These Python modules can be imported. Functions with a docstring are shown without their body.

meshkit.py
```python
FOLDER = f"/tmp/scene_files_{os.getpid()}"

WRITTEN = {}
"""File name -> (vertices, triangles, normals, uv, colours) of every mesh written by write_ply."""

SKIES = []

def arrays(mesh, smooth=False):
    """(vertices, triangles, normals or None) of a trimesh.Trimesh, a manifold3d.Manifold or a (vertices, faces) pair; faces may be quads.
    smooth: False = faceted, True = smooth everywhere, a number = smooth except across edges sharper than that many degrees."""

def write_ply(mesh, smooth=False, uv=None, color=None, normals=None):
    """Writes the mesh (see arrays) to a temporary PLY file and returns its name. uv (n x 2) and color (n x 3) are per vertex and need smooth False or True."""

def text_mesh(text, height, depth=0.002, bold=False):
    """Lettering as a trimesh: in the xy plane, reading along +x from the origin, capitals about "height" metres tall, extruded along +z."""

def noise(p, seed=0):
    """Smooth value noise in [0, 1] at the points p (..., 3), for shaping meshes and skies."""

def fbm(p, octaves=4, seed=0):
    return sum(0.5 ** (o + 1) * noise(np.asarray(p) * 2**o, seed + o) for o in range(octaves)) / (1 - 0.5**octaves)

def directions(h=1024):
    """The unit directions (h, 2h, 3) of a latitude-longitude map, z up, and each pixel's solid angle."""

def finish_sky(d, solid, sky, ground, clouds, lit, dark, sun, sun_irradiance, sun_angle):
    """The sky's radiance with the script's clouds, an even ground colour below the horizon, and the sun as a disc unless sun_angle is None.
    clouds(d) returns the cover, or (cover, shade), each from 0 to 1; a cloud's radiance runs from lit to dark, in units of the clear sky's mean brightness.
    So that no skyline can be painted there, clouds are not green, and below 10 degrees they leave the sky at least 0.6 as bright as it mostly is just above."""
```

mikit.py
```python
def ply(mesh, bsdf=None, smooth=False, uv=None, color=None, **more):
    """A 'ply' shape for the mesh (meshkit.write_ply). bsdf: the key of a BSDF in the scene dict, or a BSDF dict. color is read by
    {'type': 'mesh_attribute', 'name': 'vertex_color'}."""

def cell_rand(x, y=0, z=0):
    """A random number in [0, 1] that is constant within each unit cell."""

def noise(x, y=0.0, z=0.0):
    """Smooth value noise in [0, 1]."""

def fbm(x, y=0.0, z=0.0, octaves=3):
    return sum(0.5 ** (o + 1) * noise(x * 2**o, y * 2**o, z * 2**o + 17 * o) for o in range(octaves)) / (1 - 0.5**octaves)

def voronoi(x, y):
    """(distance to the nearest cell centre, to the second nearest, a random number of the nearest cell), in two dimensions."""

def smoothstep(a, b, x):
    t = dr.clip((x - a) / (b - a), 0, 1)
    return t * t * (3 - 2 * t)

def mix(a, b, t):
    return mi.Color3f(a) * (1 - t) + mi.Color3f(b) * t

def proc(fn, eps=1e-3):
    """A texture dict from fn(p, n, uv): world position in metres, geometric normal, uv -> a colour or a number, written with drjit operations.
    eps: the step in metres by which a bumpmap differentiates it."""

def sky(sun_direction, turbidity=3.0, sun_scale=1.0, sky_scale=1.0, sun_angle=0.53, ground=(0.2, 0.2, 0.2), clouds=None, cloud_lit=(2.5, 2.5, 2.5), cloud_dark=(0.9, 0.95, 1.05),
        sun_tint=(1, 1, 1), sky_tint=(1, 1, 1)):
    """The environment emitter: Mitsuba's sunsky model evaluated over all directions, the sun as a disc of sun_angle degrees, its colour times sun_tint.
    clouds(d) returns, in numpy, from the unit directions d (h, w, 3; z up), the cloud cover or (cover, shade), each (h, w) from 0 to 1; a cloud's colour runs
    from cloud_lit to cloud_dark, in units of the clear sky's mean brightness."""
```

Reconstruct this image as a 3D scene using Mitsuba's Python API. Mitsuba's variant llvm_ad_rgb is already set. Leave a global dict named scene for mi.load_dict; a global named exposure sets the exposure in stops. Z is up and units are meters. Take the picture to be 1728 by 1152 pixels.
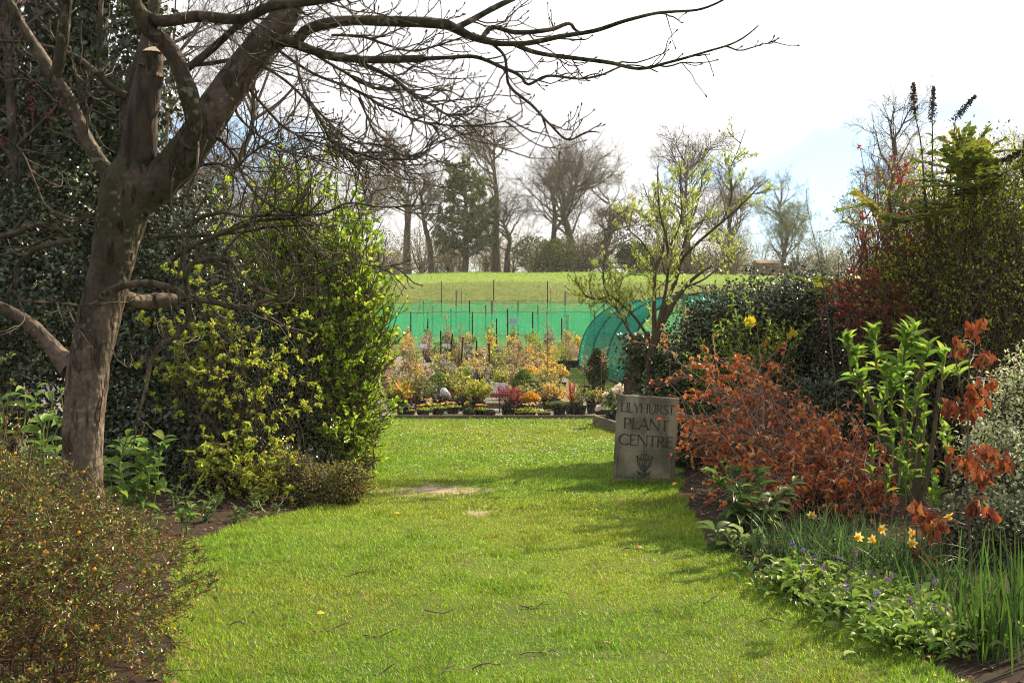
import math, numpy as np, trimesh, shapely, drjit as dr, mitsuba as mi, mikit, meshkit
from scipy.interpolate import PchipInterpolator
from shapely.geometry import Polygon, LineString, Point
from shapely import affinity

# ------------------------------------------------------------------ camera, sky, exposure
F, CX, CY, HOR, EYE = 2180.0, 864.0, 576.0, 540.0, 1.6      # focal length and centre in pixels of the 1728 x 1152 frame
PITCH = math.atan((CY - HOR) / F)
SUN_AZ, SUN_EL = 50.0, 38.5
exposure = 2.75
T = mi.ScalarTransform4f
scene, labels = {}, {}
scene['camera'] = {'type': 'perspective', 'fov': 2 * math.degrees(math.atan(CX / F)), 'fov_axis': 'x', 'near_clip': 0.05, 'far_clip': 5000.0,
                   'to_world': T().look_at(origin=[0, 0, EYE], target=[0, math.cos(PITCH), EYE - math.sin(PITCH)], up=[0, 0, 1])}


def sky_clouds(d):
    el = np.degrees(np.arcsin(np.clip(d[..., 2], -1, 1)))
    az = np.degrees(np.arctan2(d[..., 0], d[..., 1]))
    q = d / np.maximum(d[..., 2:3] + 0.25, 0.05)
    n = meshkit.fbm(q * 2.1 + [3.1, 1.7, 0.3], 5, 4)
    m = meshkit.fbm(q * 5.0 + [8.1, 2.7, 0.3], 4, 9)
    gap = np.exp(-((az - 13.6) / 3.6) ** 2 - ((el - 4.6) / 3.0) ** 2) * 1.25 + np.exp(-((az + 14) / 7) ** 2 - ((el - 7) / 3.5) ** 2) * 0.55 \
        + np.exp(-((az - 20) / 6.0) ** 2 - ((el - 8.5) / 1.2) ** 2) * 0.5
    edge = meshkit.fbm(np.stack([az * 0.42, el * 0.55, az * 0], -1), 5, 3)
    cover = np.clip((n - 0.18) * 7.0, 0, 1)
    cover = np.clip(cover * (1 - np.clip((gap * (0.55 + 1.25 * edge) - 0.30) * 2.4, 0, 1)), 0, 1)
    away = np.degrees(np.arccos(np.clip(d @ np.array(SUN), -1, 1)))      # clouds are brightest round the sun and duller away from it
    dull = np.clip((away - 35) / 85, 0, 1)
    return np.maximum(cover, 0.05), np.clip(dull * dull * (3 - 2 * dull) * 0.9 + (m - 0.5) * 0.5, 0, 1)


_a, _e = math.radians(SUN_AZ), math.radians(SUN_EL)
SUN = (math.sin(_a) * math.cos(_e), math.cos(_a) * math.cos(_e), math.sin(_e))
scene['sky'] = mikit.sky(SUN, turbidity=3, clouds=sky_clouds, cloud_lit=(2.5, 2.5, 2.5), cloud_dark=(0.62, 0.65, 0.70), ground=(0.12, 0.13, 0.08), sun_tint=(1.0, 0.97, 0.92), sky_tint=(0.86, 0.93, 1.0))


# ------------------------------------------------------------------ helpers
def P(px, py, d):
    """The point d metres ahead that the photograph shows at a pixel."""
    a, b = (np.asarray(px, float) - CX) / F, (CY - np.asarray(py, float)) / F
    c, s = math.cos(PITCH), math.sin(PITCH)
    k = np.asarray(d, float) / (c + b * s)
    return np.stack(np.broadcast_arrays(a * k, d, EYE + (-s + b * c) * k), -1).astype(float)


def G(px, py):
    d = F * EYE / (py - HOR)
    return np.array([(px - CX) / F * d, d])


TY = np.array([-40, 44, 52, 58, 66, 72, 84, 112, 125, 180, 400, 1600.0])
TZ = np.array([0, 0, 0.12, 0.4, 0.85, 1.4, 4.0, 5.6, 5.7, 4.6, 2, -4.0])
_tz = PchipInterpolator(TY, TZ)


def ground_z(x, y):
    y = np.asarray(y, float)
    wave = np.clip((y - 74) / 12, 0, 1) * (0.05 * np.sin(np.asarray(x, float) * 0.23 + 1.0) + 0.05 * np.sin(np.asarray(x, float) * 0.61 + y * 0.1))
    return _tz(y) + wave - 0.35 * np.clip((y - 72) / 40, 0, 1) * (np.asarray(x, float) / 24.0) ** 2 * (np.abs(x) < 60) - 2.19 * np.clip((y - 72) / 40, 0, 1) * (np.abs(x) >= 60)


def numbered(name):
    if name not in USED:
        USED[name] = 0
        return name
    USED[name] += 1
    return f'{name}_{USED[name]:03d}'


USED = {}


def thing(name, label=None, cat=None, group=None, kind=None):
    k = numbered(name)
    tag(k, label, cat, group, kind)
    return k


def tag(k, label=None, cat=None, group=None, kind=None):
    d = {a: b for a, b in (('label', label), ('category', cat), ('group', group), ('kind', kind)) if b}
    if d:
        labels[k] = {**labels.get(k, {}), **d}


def put(name, mesh, bsdf, parent=None, smooth=False, label=None, cat=None, group=None, kind=None, color=None):
    """One entry of the scene; parent: the key of the thing or part it belongs to. mesh: (v, f) or (v, f, colours)."""
    k = numbered(f'{parent}__{name}' if parent else name)
    c = color
    if isinstance(mesh, tuple) and len(mesh) == 3:
        c = mesh[2]
    v, f = (mesh[0], mesh[1]) if isinstance(mesh, tuple) else (np.array(mesh.vertices), np.array(mesh.faces))
    if c is not None:
        c = np.asarray(c, float)
        if c.ndim == 1:
            c = np.tile(c, (len(v), 1))
    more = {}
    if c is not None:       # each piece's own colour, packed into its texture coordinates (see own_colour)
        q = np.floor(np.sqrt(np.clip(c, 0, 1)) * 1023)
        more['uv'] = np.stack([q[:, 0] * 1024 + q[:, 1] + 0.5, np.clip(c[:, 2], 0, 1)], 1)
    scene[k] = mikit.ply((v, f), bsdf, smooth=smooth, **more)
    tag(k, label, cat, group, kind)
    return k


def join(ms):
    ms = [m for m in ms if m is not None and len(m[0])]
    at = np.cumsum([0] + [len(m[0]) for m in ms])
    out = [np.vstack([m[0] for m in ms]), np.vstack([np.asarray(m[1]) + a for m, a in zip(ms, at)])]
    if len(ms[0]) == 3:
        out.append(np.vstack([m[2] for m in ms]))
    return tuple(out)


def unit(a):
    return a / (np.linalg.norm(a, axis=-1, keepdims=True) + 1e-12)


def rnd_dir(rng, n):
    return unit(rng.normal(size=(n, 3)))


def tubes(C, R, sides=4, col=(0.1, 0.08, 0.06), cvar=0.15, rng=None, cap=False):
    """A batch of curves C (n, k, 3) with radii R (n, k) as tapering tubes, one mesh with vertex colours."""
    C = np.asarray(C, float)
    n, k, _ = C.shape
    R = np.broadcast_to(np.asarray(R, float), (n, k))
    t = unit(np.gradient(C, axis=1))
    ref = np.where(np.abs(t.mean(1)[:, 2:]) < 0.8, [0, 0, 1.0], [1.0, 0.2, 0])[:, None]
    a = unit(np.cross(t, ref))
    b = np.cross(t, a)
    g = np.arange(sides) * 2 * np.pi / sides
    v = C[:, :, None] + R[:, :, None, None] * (np.cos(g)[:, None] * a[:, :, None] + np.sin(g)[:, None] * b[:, :, None])
    i, j = np.meshgrid(np.arange(k - 1), np.arange(sides), indexing='ij')
    q = np.stack([i * sides + j, i * sides + (j + 1) % sides, (i + 1) * sides + (j + 1) % sides, (i + 1) * sides + j], -1).reshape(-1, 4)
    q = np.vstack([q[:, [0, 2, 1]], q[:, [0, 3, 2]]])
    f = (q[None] + (np.arange(n) * k * sides)[:, None, None]).reshape(-1, 3)
    v = v.reshape(-1, 3)
    rng = rng or np.random.default_rng(5)
    c = np.asarray(col, float) * (1 + cvar * rng.normal(size=(n, 1)))
    c = np.clip(np.repeat(c, k * sides, 0), 0.005, 0.95)
    if cap:
        m = len(v)
        ends = C[:, [0, -1]].reshape(-1, 3)
        caps = []
        for e in range(n):
            for s_, (row, flip) in enumerate(((0, 1), (k - 1, 0))):
                r = e * k * sides + row * sides + np.arange(sides)
                r2 = np.roll(r, -1)
                mid = np.full(sides, m + 2 * e + s_)
                caps.append(np.stack([r, r2, mid] if not flip else [r2, r, mid], 1))
        v = np.vstack([v, ends])
        f = np.vstack([f] + caps)
        c = np.vstack([c, np.repeat(c[::k * sides][:n], 2, 0)])
    return v, f, c


def resample(pts, n, extra=None):
    """Smooth curve through the points."""
    pts = np.asarray(pts, float)
    s = np.concatenate([[0], np.cumsum(np.linalg.norm(np.diff(pts[:, :3], axis=0), axis=1) + 1e-9)])
    return PchipInterpolator(s, pts, axis=0)(np.linspace(0, s[-1], n))


def limb(pr, n=None, sides=10, col=(0.1, 0.08, 0.06), knots=0.06, seed=1, jag=0.0):
    """A limb through rows (x, y, z, r) as one tube whose outline is not even; returns (mesh, curve (1, n, 3))."""
    rng = np.random.default_rng(seed)
    pr = np.asarray(pr, float)
    n = n or max(6, 7 * len(pr))
    q = resample(pr, n)
    m = tubes(q[None, :, :3], q[None, :, 3], sides, col, 0, rng, cap=True)
    v = m[0]
    mid = np.repeat(q[:, :3], sides, 0)
    off = v[:n * sides] - mid
    w = meshkit.fbm(v[:n * sides] * 9 + seed * 7.1, 3, seed) - 0.5
    big = meshkit.noise(mid * 5 + seed, seed) - 0.5
    v[:n * sides] = mid + off * (1 + knots * 2.6 * w + knots * 2 * big)[:, None]
    return m, q[None, :, :3], q


def sprout(rng, C, n, L, spread=0.8, t0=0.15, t1=1.0, k=6, wob=0.25, up=0.0, up_end=0.0, along=0.6, taper=0.5, bias=None, zero_up=0.0):
    """n curves (n, k, 3) that leave the curves C (m, j, 3). L: (shortest, longest); taper: how much shorter near the parent's tip; up: bend upward per step
    (up_end more towards the tip); bias: a direction they lean to."""
    m, j, _ = C.shape
    seg = np.linalg.norm(np.diff(C, axis=1), axis=2).sum(1)
    who = rng.choice(m, n, p=seg / seg.sum())
    t = rng.uniform(t0, t1, n)
    x = t * (j - 1)
    i = np.minimum(x.astype(int), j - 2)
    fr = (x - i)[:, None]
    p = C[who, i] * (1 - fr) + C[who, i + 1] * fr
    tan = unit(C[who, i + 1] - C[who, i])
    side = rnd_dir(rng, n)
    side = unit(side - tan * (side * tan).sum(1, keepdims=True))
    d = unit(tan * along + side * spread + np.array([0, 0, zero_up]) + (0 if bias is None else np.asarray(bias)))
    ln = rng.uniform(L[0], L[1], n) * (1 - taper * t)
    out = [p]
    for s in range(k - 1):
        d = unit(d + wob * rng.normal(size=(n, 3)) + np.array([0, 0, 1.0]) * (up + up_end * (s / (k - 1)) ** 2))
        p = p + d * (ln / (k - 1))[:, None]
        out.append(p)
    return np.stack(out, 1), t, who


def to_tips(rng, base, tips, k=7, sag=0.0, bow=0.12, wob=0.03):
    """Curves from base points (n, 3) to tips (n, 3): they rise first and then lean out."""
    base, tips = np.broadcast_to(base, tips.shape), np.asarray(tips, float)
    d = tips - base
    L = np.linalg.norm(d, axis=1, keepdims=True)
    mid = base + d * np.array([0.35, 0.35, 0.62]) + L * bow * 0.3 * rng.normal(size=d.shape) + np.array([0, 0, 1.0]) * sag * L
    t = np.linspace(0, 1, k)[None, :, None]
    c = base[:, None] * (1 - t) ** 2 + mid[:, None] * 2 * t * (1 - t) + tips[:, None] * t * t
    return c + wob * L[:, None] * rng.normal(size=c.shape) * np.sin(np.pi * t)


def taper(n, k, r0, r1):
    r0, r1 = np.broadcast_to(r0, (n,)), np.broadcast_to(r1, (n,))
    return r0[:, None] + (r1 - r0)[:, None] * np.linspace(0, 1, k)[None] ** 0.8


def in_blob(rng, n, c, r, shell=0.0, lump=0.35, seed=0, zmin=None):
    """Points in a lumpy ellipsoid, from shell (0 to 1) of its radius outwards."""
    d = rnd_dir(rng, n)
    s = rng.uniform(shell ** 3, 1, n) ** (1 / 3)
    w = 1 + lump * 2 * (meshkit.fbm(d * 2.3 + seed * 3.7, 3, seed) - 0.5)
    p = np.asarray(c) + d * np.asarray(r) * (s * w)[:, None]
    if zmin is not None:
        p[:, 2] = np.where(p[:, 2] < zmin, zmin + rng.uniform(0, 0.4, n) * np.abs(r[2]), p[:, 2])
    return p, d


# leaf templates: (vertices along x from 0 to 1, across y, up z; faces)
def _tpl(rows, quad=True):
    """rows: (x, half width, sag of the midrib, raise of the edge)."""
    v, f = [], []
    for x, w, s, e in rows:
        v += [[x, -w, s + e], [x, 0, s], [x, w, s + e]]
    for r in range(len(rows) - 1):
        a, b = 3 * r, 3 * r + 3
        for o in (0, 1):
            f += [[a + o, b + o, b + o + 1], [a + o, b + o + 1, a + o + 1]]
    return np.array(v, float), np.array(f)


DIAMOND = (np.array([[0, 0, 0], [0.5, -0.5, 0.12], [1, 0, -0.05], [0.5, 0.5, 0.12]], float), np.array([[0, 1, 2], [0, 2, 3]]))
TRI = (np.array([[0, -0.5, 0], [1, 0, 0], [0, 0.5, 0]], float), np.array([[0, 1, 2]]))
OVATE = _tpl([(0, 0.03, 0, 0), (0.2, 0.38, 0.02, 0.1), (0.5, 0.5, 0.02, 0.13), (0.8, 0.3, -0.06, 0.08), (1, 0.01, -0.16, 0)])
LONG = _tpl([(0, 0.06, 0, 0), (0.15, 0.32, 0.04, 0.12), (0.4, 0.5, 0.05, 0.16), (0.65, 0.42, -0.02, 0.14), (0.85, 0.2, -0.12, 0.08), (1, 0.01, -0.24, 0)])
BEECH = _tpl([(0, 0.03, 0, 0), (0.2, 0.30, 0.03, 0.20), (0.5, 0.46, 0.06, 0.30), (0.8, 0.27, -0.04, 0.20), (1, 0.01, -0.24, 0)])
HOLLY = (np.array([[0, 0, 0], [0.3, -0.45, 0.14], [0.62, -0.42, 0.02], [1, 0, -0.12], [0.62, 0.42, 0.02], [0.3, 0.45, 0.14], [0.5, 0, 0.04]], float),
         np.array([[0, 1, 6], [1, 2, 6], [2, 3, 6], [3, 4, 6], [4, 5, 6], [5, 0, 6]]))
IVY = (np.array([[0, 0, 0], [-0.1, -0.45, 0.02], [0.35, -0.3, 0.06], [0.45, -0.55, -0.03], [1, 0, -0.06], [0.45, 0.55, -0.03], [0.35, 0.3, 0.06], [-0.1, 0.45, 0.02]], float),
       np.array([[0, 1, 2], [2, 3, 4], [0, 2, 4], [0, 4, 6], [4, 5, 6], [0, 6, 7]]))


def leaves(pos, d, nrm, length, width, col, tpl=DIAMOND):
    """Leaves at pos pointing along d with upper side nrm; col (3,) or (n, 3)."""
    n = len(pos)
    d = unit(np.asarray(d, float))
    nrm = np.asarray(nrm, float)
    side = unit(np.cross(nrm, d) + 1e-9)
    up = np.cross(d, side)
    length, width = np.broadcast_to(length, (n,)), np.broadcast_to(width, (n,))
    tv, tf = tpl
    v = pos[:, None] + d[:, None] * (tv[None, :, :1] * length[:, None, None]) + side[:, None] * (tv[None, :, 1:2] * width[:, None, None]) + up[:, None] * (tv[None, :, 2:] * length[:, None, None])
    f = (tf[None] + (np.arange(n) * len(tv))[:, None, None]).reshape(-1, 3)
    c = np.repeat(np.clip(np.broadcast_to(np.asarray(col, float), (n, 3)), 0.004, 0.95), len(tv), 0)
    return v.reshape(-1, 3), f, c


def leaf_on(rng, C, n, t0=0.2, t1=1.0, fwd=0.6, out=0.9, up=0.3):
    """n leaf spots on the curves C: (position, direction, normal)."""
    m, j, _ = C.shape
    who = rng.integers(0, m, n)
    x = rng.uniform(t0, t1, n) * (j - 1)
    i = np.minimum(x.astype(int), j - 2)
    fr = (x - i)[:, None]
    p = C[who, i] * (1 - fr) + C[who, i + 1] * fr
    tan = unit(C[who, i + 1] - C[who, i])
    d = unit(tan * fwd + rnd_dir(rng, n) * out + np.array([0, 0, up]))
    nrm = unit(rnd_dir(rng, n) * 0.7 + np.array([0, 0, 1.0]))
    return p, d, nrm


def tint(rng, n, *cols, var=0.18, p=None):
    """n colours drawn from the given ones, each a little brighter or darker."""
    c = np.asarray(cols, float)[rng.choice(len(cols), n, p=p)]
    return np.clip(c * np.exp(var * rng.normal(size=(n, 1))) * np.exp(0.06 * rng.normal(size=(n, 3))), 0.004, 0.9)


def put_leaves(parent, m, bsdf, n_parts, tpl, name='leaf', rest='foliage', smooth=False, score=None):
    """The n_parts leaves nearest the camera (or of the best score) become parts of their own; the others one part of kind stuff."""
    k = len(tpl[0])
    n = len(m[0]) // k
    v, c = m[0].reshape(n, k, 3), m[2].reshape(n, k, 3)
    dist = np.linalg.norm(v.mean(1) - [0, 0, EYE], axis=1) if score is None else -np.asarray(score)
    order = np.argsort(dist, kind='stable')
    for i in order[:n_parts]:
        put(name, (v[i], tpl[1], c[i]), bsdf, parent, smooth)
    left = order[n_parts:]
    if len(left):
        f = (tpl[1][None] + (np.arange(len(left)) * k)[:, None, None]).reshape(-1, 3)
        put(rest, (v[left].reshape(-1, 3), f, c[left].reshape(-1, 3)), bsdf, parent, smooth, kind='stuff')


def box(x0, x1, y0, y1, z0, z1):
    m = trimesh.creation.box(bounds=[[x0, y0, z0], [x1, y1, z1]])
    return np.array(m.vertices), np.array(m.faces)


def chamfer_box(sx, sy, sz, ch):
    """A box centred at the origin with chamfered edges, as a convex hull."""
    p = []
    for a in (-1, 1):
        for b in (-1, 1):
            for c in (-1, 1):
                p += [[a * (sx / 2 - ch), b * (sy / 2 - ch), c * sz / 2], [a * (sx / 2 - ch), b * sy / 2, c * (sz / 2 - ch)], [a * sx / 2, b * (sy / 2 - ch), c * (sz / 2 - ch)]]
    h = trimesh.convex.convex_hull(np.array(p))
    return np.array(h.vertices), np.array(h.faces)


def moved(m, o):
    return (m[0] + np.asarray(o), *m[1:])


def lathe(profile, sides=18):
    """A turned shape about z from rows (r, z)."""
    pr = np.asarray(profile, float)
    g = np.arange(sides) * 2 * np.pi / sides
    v = np.stack([pr[:, :1] * np.cos(g), pr[:, :1] * np.sin(g), np.repeat(pr[:, 1:], sides, 1)], -1).reshape(-1, 3)
    i, j = np.meshgrid(np.arange(len(pr) - 1), np.arange(sides), indexing='ij')
    q = np.stack([i * sides + j, i * sides + (j + 1) % sides, (i + 1) * sides + (j + 1) % sides, (i + 1) * sides + j], -1).reshape(-1, 4)
    return v, np.vstack([q[:, [0, 1, 2]], q[:, [0, 2, 3]]])


# ------------------------------------------------------------------ materials
def own_colour(p, n, uv):
    hi = dr.floor(uv.x / 1024)
    return mi.Color3f(dr.square(hi / 1023), dr.square((dr.floor(uv.x) - hi * 1024) / 1023), uv.y)


VC = mikit.proc(own_colour)


def leaf_bsdf(trans, rough, w=0.5, spec=0.5):
    return {'type': 'blendbsdf', 'weight': w, 'a': {'type': 'principledthin', 'base_color': VC, 'roughness': 0.6, 'diff_trans': trans, 'eta': 1.4},
            'b': {'type': 'twosided', 'inner': {'type': 'principled', 'base_color': VC, 'roughness': rough, 'specular': spec}}}


def two(d):
    return {'type': 'twosided', 'inner': d}


scene['leaf'] = leaf_bsdf(1.35, 0.40, 0.32)
scene['leaf_glossy'] = leaf_bsdf(0.9, 0.31, 0.85, 0.7)
scene['leaf_dry'] = leaf_bsdf(1.0, 0.35, 0.5, 0.5)
scene['petal'] = leaf_bsdf(1.0, 0.6, 0.3, 0.3)
scene['twig'] = two({'type': 'principled', 'base_color': VC, 'roughness': 0.6, 'specular': 0.4})
scene['matt'] = two({'type': 'principled', 'base_color': VC, 'roughness': 0.85, 'specular': 0.25})
scene['net_thread'] = {'type': 'principledthin', 'base_color': VC, 'roughness': 0.6, 'diff_trans': 1.0, 'eta': 1.3}
scene['pot_plastic'] = two({'type': 'principled', 'base_color': {'type': 'rgb', 'value': [0.012, 0.012, 0.013]}, 'roughness': 0.45, 'specular': 0.4})


def bark_fn(p, n, uv):
    s = mikit.fbm(p.x * 7, p.y * 7, p.z * 5, 4)
    ring = mikit.smoothstep(0.60, 0.80, mikit.noise(p.x * 14 + 3, p.y * 14, p.z * 55)) * 0.14
    moss_shade = mikit.smoothstep(0.36, 0.56, mikit.fbm(p.x * 3 + 5, p.y * 3, p.z * 2.4, 3)) * mikit.smoothstep(1.5, 2.3, p.z)
    patch = mikit.smoothstep(0.52, 0.62, mikit.fbm(p.x * 4 + 9, p.y * 4 + 2, p.z * 3.2, 4))
    c = mikit.mix((0.060, 0.044, 0.032), (0.150, 0.115, 0.085), mikit.smoothstep(0.25, 0.75, s))
    c = mikit.mix(c, (0.050, 0.038, 0.030), patch * 0.75)
    c = mikit.mix(c, (0.040, 0.042, 0.017), moss_shade * 0.85)  # moss green, darkened to paint in the backlit shade of the upper limbs
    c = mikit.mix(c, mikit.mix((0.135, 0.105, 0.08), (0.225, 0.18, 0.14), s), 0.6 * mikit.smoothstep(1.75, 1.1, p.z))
    lichen = mikit.smoothstep(0.66, 0.72, mikit.noise(p.x * 34, p.y * 34, p.z * 30)) * mikit.smoothstep(0.5, 0.6, mikit.fbm(p.x * 5, p.y * 5 + 7, p.z * 4, 2))
    c = mikit.mix(c, (0.24, 0.23, 0.17), lichen * 0.6)
    fine = mikit.noise(p.x * 60, p.y * 60, p.z * 45)
    crack = mikit.smoothstep(0.62, 0.72, mikit.fbm(p.x * 26, p.y * 26, p.z * 5, 3)) * 0.55
    return c * (1 - ring) * (1 - crack) * (0.7 + 0.6 * fine)


def bark_bump(p, n, uv):
    return mikit.fbm(p.x * 30, p.y * 30, p.z * 9, 4) - 0.6 * mikit.smoothstep(0.6, 0.72, mikit.fbm(p.x * 26, p.y * 26, p.z * 5, 3))


def stem_fn(p, n, uv):
    s = mikit.fbm(p.x * 22, p.y * 22, p.z * 7, 3)
    return mikit.mix((0.05, 0.038, 0.026), (0.16, 0.12, 0.08), s)


scene['stem_bark'] = two({'type': 'principled', 'base_color': mikit.proc(stem_fn), 'roughness': 0.75, 'specular': 0.3})
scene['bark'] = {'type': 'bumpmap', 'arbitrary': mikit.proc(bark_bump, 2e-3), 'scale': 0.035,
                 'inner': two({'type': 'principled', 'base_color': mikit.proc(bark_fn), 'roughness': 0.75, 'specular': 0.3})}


def ground_fn(p, n, uv):
    a = mikit.fbm(p.x * 1.3, p.y * 1.3, 0.0, 4)
    b = mikit.noise(p.x * 23, p.y * 23, 1.0)
    return mikit.mix((0.010, 0.007, 0.005), (0.045, 0.031, 0.021), a * 0.6 + b * 0.4)


def lawn_fn(p, n, uv):
    a = mikit.fbm(p.x * 0.9, p.y * 0.9, 0.0, 4)
    b = mikit.fbm(p.x * 14, p.y * 14, 3.0, 3)
    c = mikit.mix((0.045, 0.08, 0.010), (0.10, 0.13, 0.02), mikit.smoothstep(0.35, 0.7, a))
    c = mikit.mix(c, (0.10, 0.085, 0.045), mikit.smoothstep(0.55, 0.8, b) * 0.6)
    w = mikit.fbm(p.x * 8, p.y * 5, 9.0, 4) * 1.3 - 0.3
    ex, ey = (p.x + 0.74) / 0.66, (p.y - 12.1) / 0.60
    worn = mikit.smoothstep(1.15, 0.55, dr.sqrt(ex * ex + ey * ey) + w - 0.30)
    ex2, ey2 = (p.x + 0.25) / 0.13, (p.y - 10.65) / 0.2
    worn = dr.maximum(worn, mikit.smoothstep(1.15, 0.6, dr.sqrt(ex2 * ex2 + ey2 * ey2) + w - 0.30) * 0.8)
    soil = mikit.mix((0.22, 0.165, 0.115), (0.37, 0.295, 0.21), mikit.noise(p.x * 9, p.y * 40, 2.0))
    return mikit.mix(c, soil, worn)


def field_fn(p, n, uv):
    a = mikit.fbm(p.x * 0.25, p.y * 0.25, 0.0, 4)
    b = mikit.fbm(p.x * 1.5, p.y * 0.8, 5.0, 4)
    steep = mikit.smoothstep(86.5, 83.0, p.y)
    hi = mikit.mix((0.115, 0.195, 0.022), (0.16, 0.235, 0.035), a)
    lo = mikit.mix((0.085, 0.13, 0.020), (0.13, 0.155, 0.035), b)
    c = mikit.mix(hi, lo, steep)
    return c * (0.8 + 0.4 * mikit.noise(p.x * 6, p.y * 3, 2.0))


scene['ground_soil'] = two({'type': 'principled', 'base_color': mikit.proc(ground_fn), 'roughness': 0.95, 'specular': 0.2})
scene['lawn_turf'] = two({'type': 'principled', 'base_color': mikit.proc(lawn_fn), 'roughness': 0.9, 'specular': 0.2})
scene['field_grass'] = two({'type': 'principled', 'base_color': mikit.proc(field_fn), 'roughness': 0.9, 'specular': 0.2})


def gravel_fn(p, n, uv):
    d1, d2, w = mikit.voronoi(p.x * 30, p.y * 30)
    return mikit.mix((0.10, 0.095, 0.09), (0.36, 0.33, 0.30), w) * (1 - 0.6 * mikit.smoothstep(0.25, 0.5, d1))


scene['gravel'] = two({'type': 'principled', 'base_color': mikit.proc(gravel_fn), 'roughness': 0.9})


def stone_fn(p, n, uv):
    a = mikit.fbm(p.x * 5, p.y * 5, p.z * 3.5, 4)
    b = mikit.fbm(p.x * 40, p.y * 40, p.z * 40, 3)
    streak = mikit.smoothstep(0.45, 0.75, mikit.fbm(p.x * 14, p.y * 3, p.z * 2, 3))
    c = mikit.mix((0.13, 0.118, 0.088), (0.31, 0.28, 0.22), mikit.smoothstep(0.25, 0.75, a))
    c = mikit.mix(c, (0.085, 0.085, 0.055), streak * 0.75)
    return c * (0.78 + 0.44 * b)


def stone_bump(p, n, uv):
    return mikit.fbm(p.x * 60, p.y * 60, p.z * 60, 3)


scene['stone'] = {'type': 'bumpmap', 'arbitrary': mikit.proc(stone_bump), 'scale': 0.006, 'inner': two({'type': 'principled', 'base_color': mikit.proc(stone_fn), 'roughness': 0.85})}


def timber_fn(p, n, uv):
    g = mikit.fbm(p.x * 4, p.y * 4, p.z * 50, 3)
    return mikit.mix((0.06, 0.045, 0.032), (0.22, 0.18, 0.13), g)


scene['timber'] = two({'type': 'principled', 'base_color': mikit.proc(timber_fn), 'roughness': 0.85})


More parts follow.
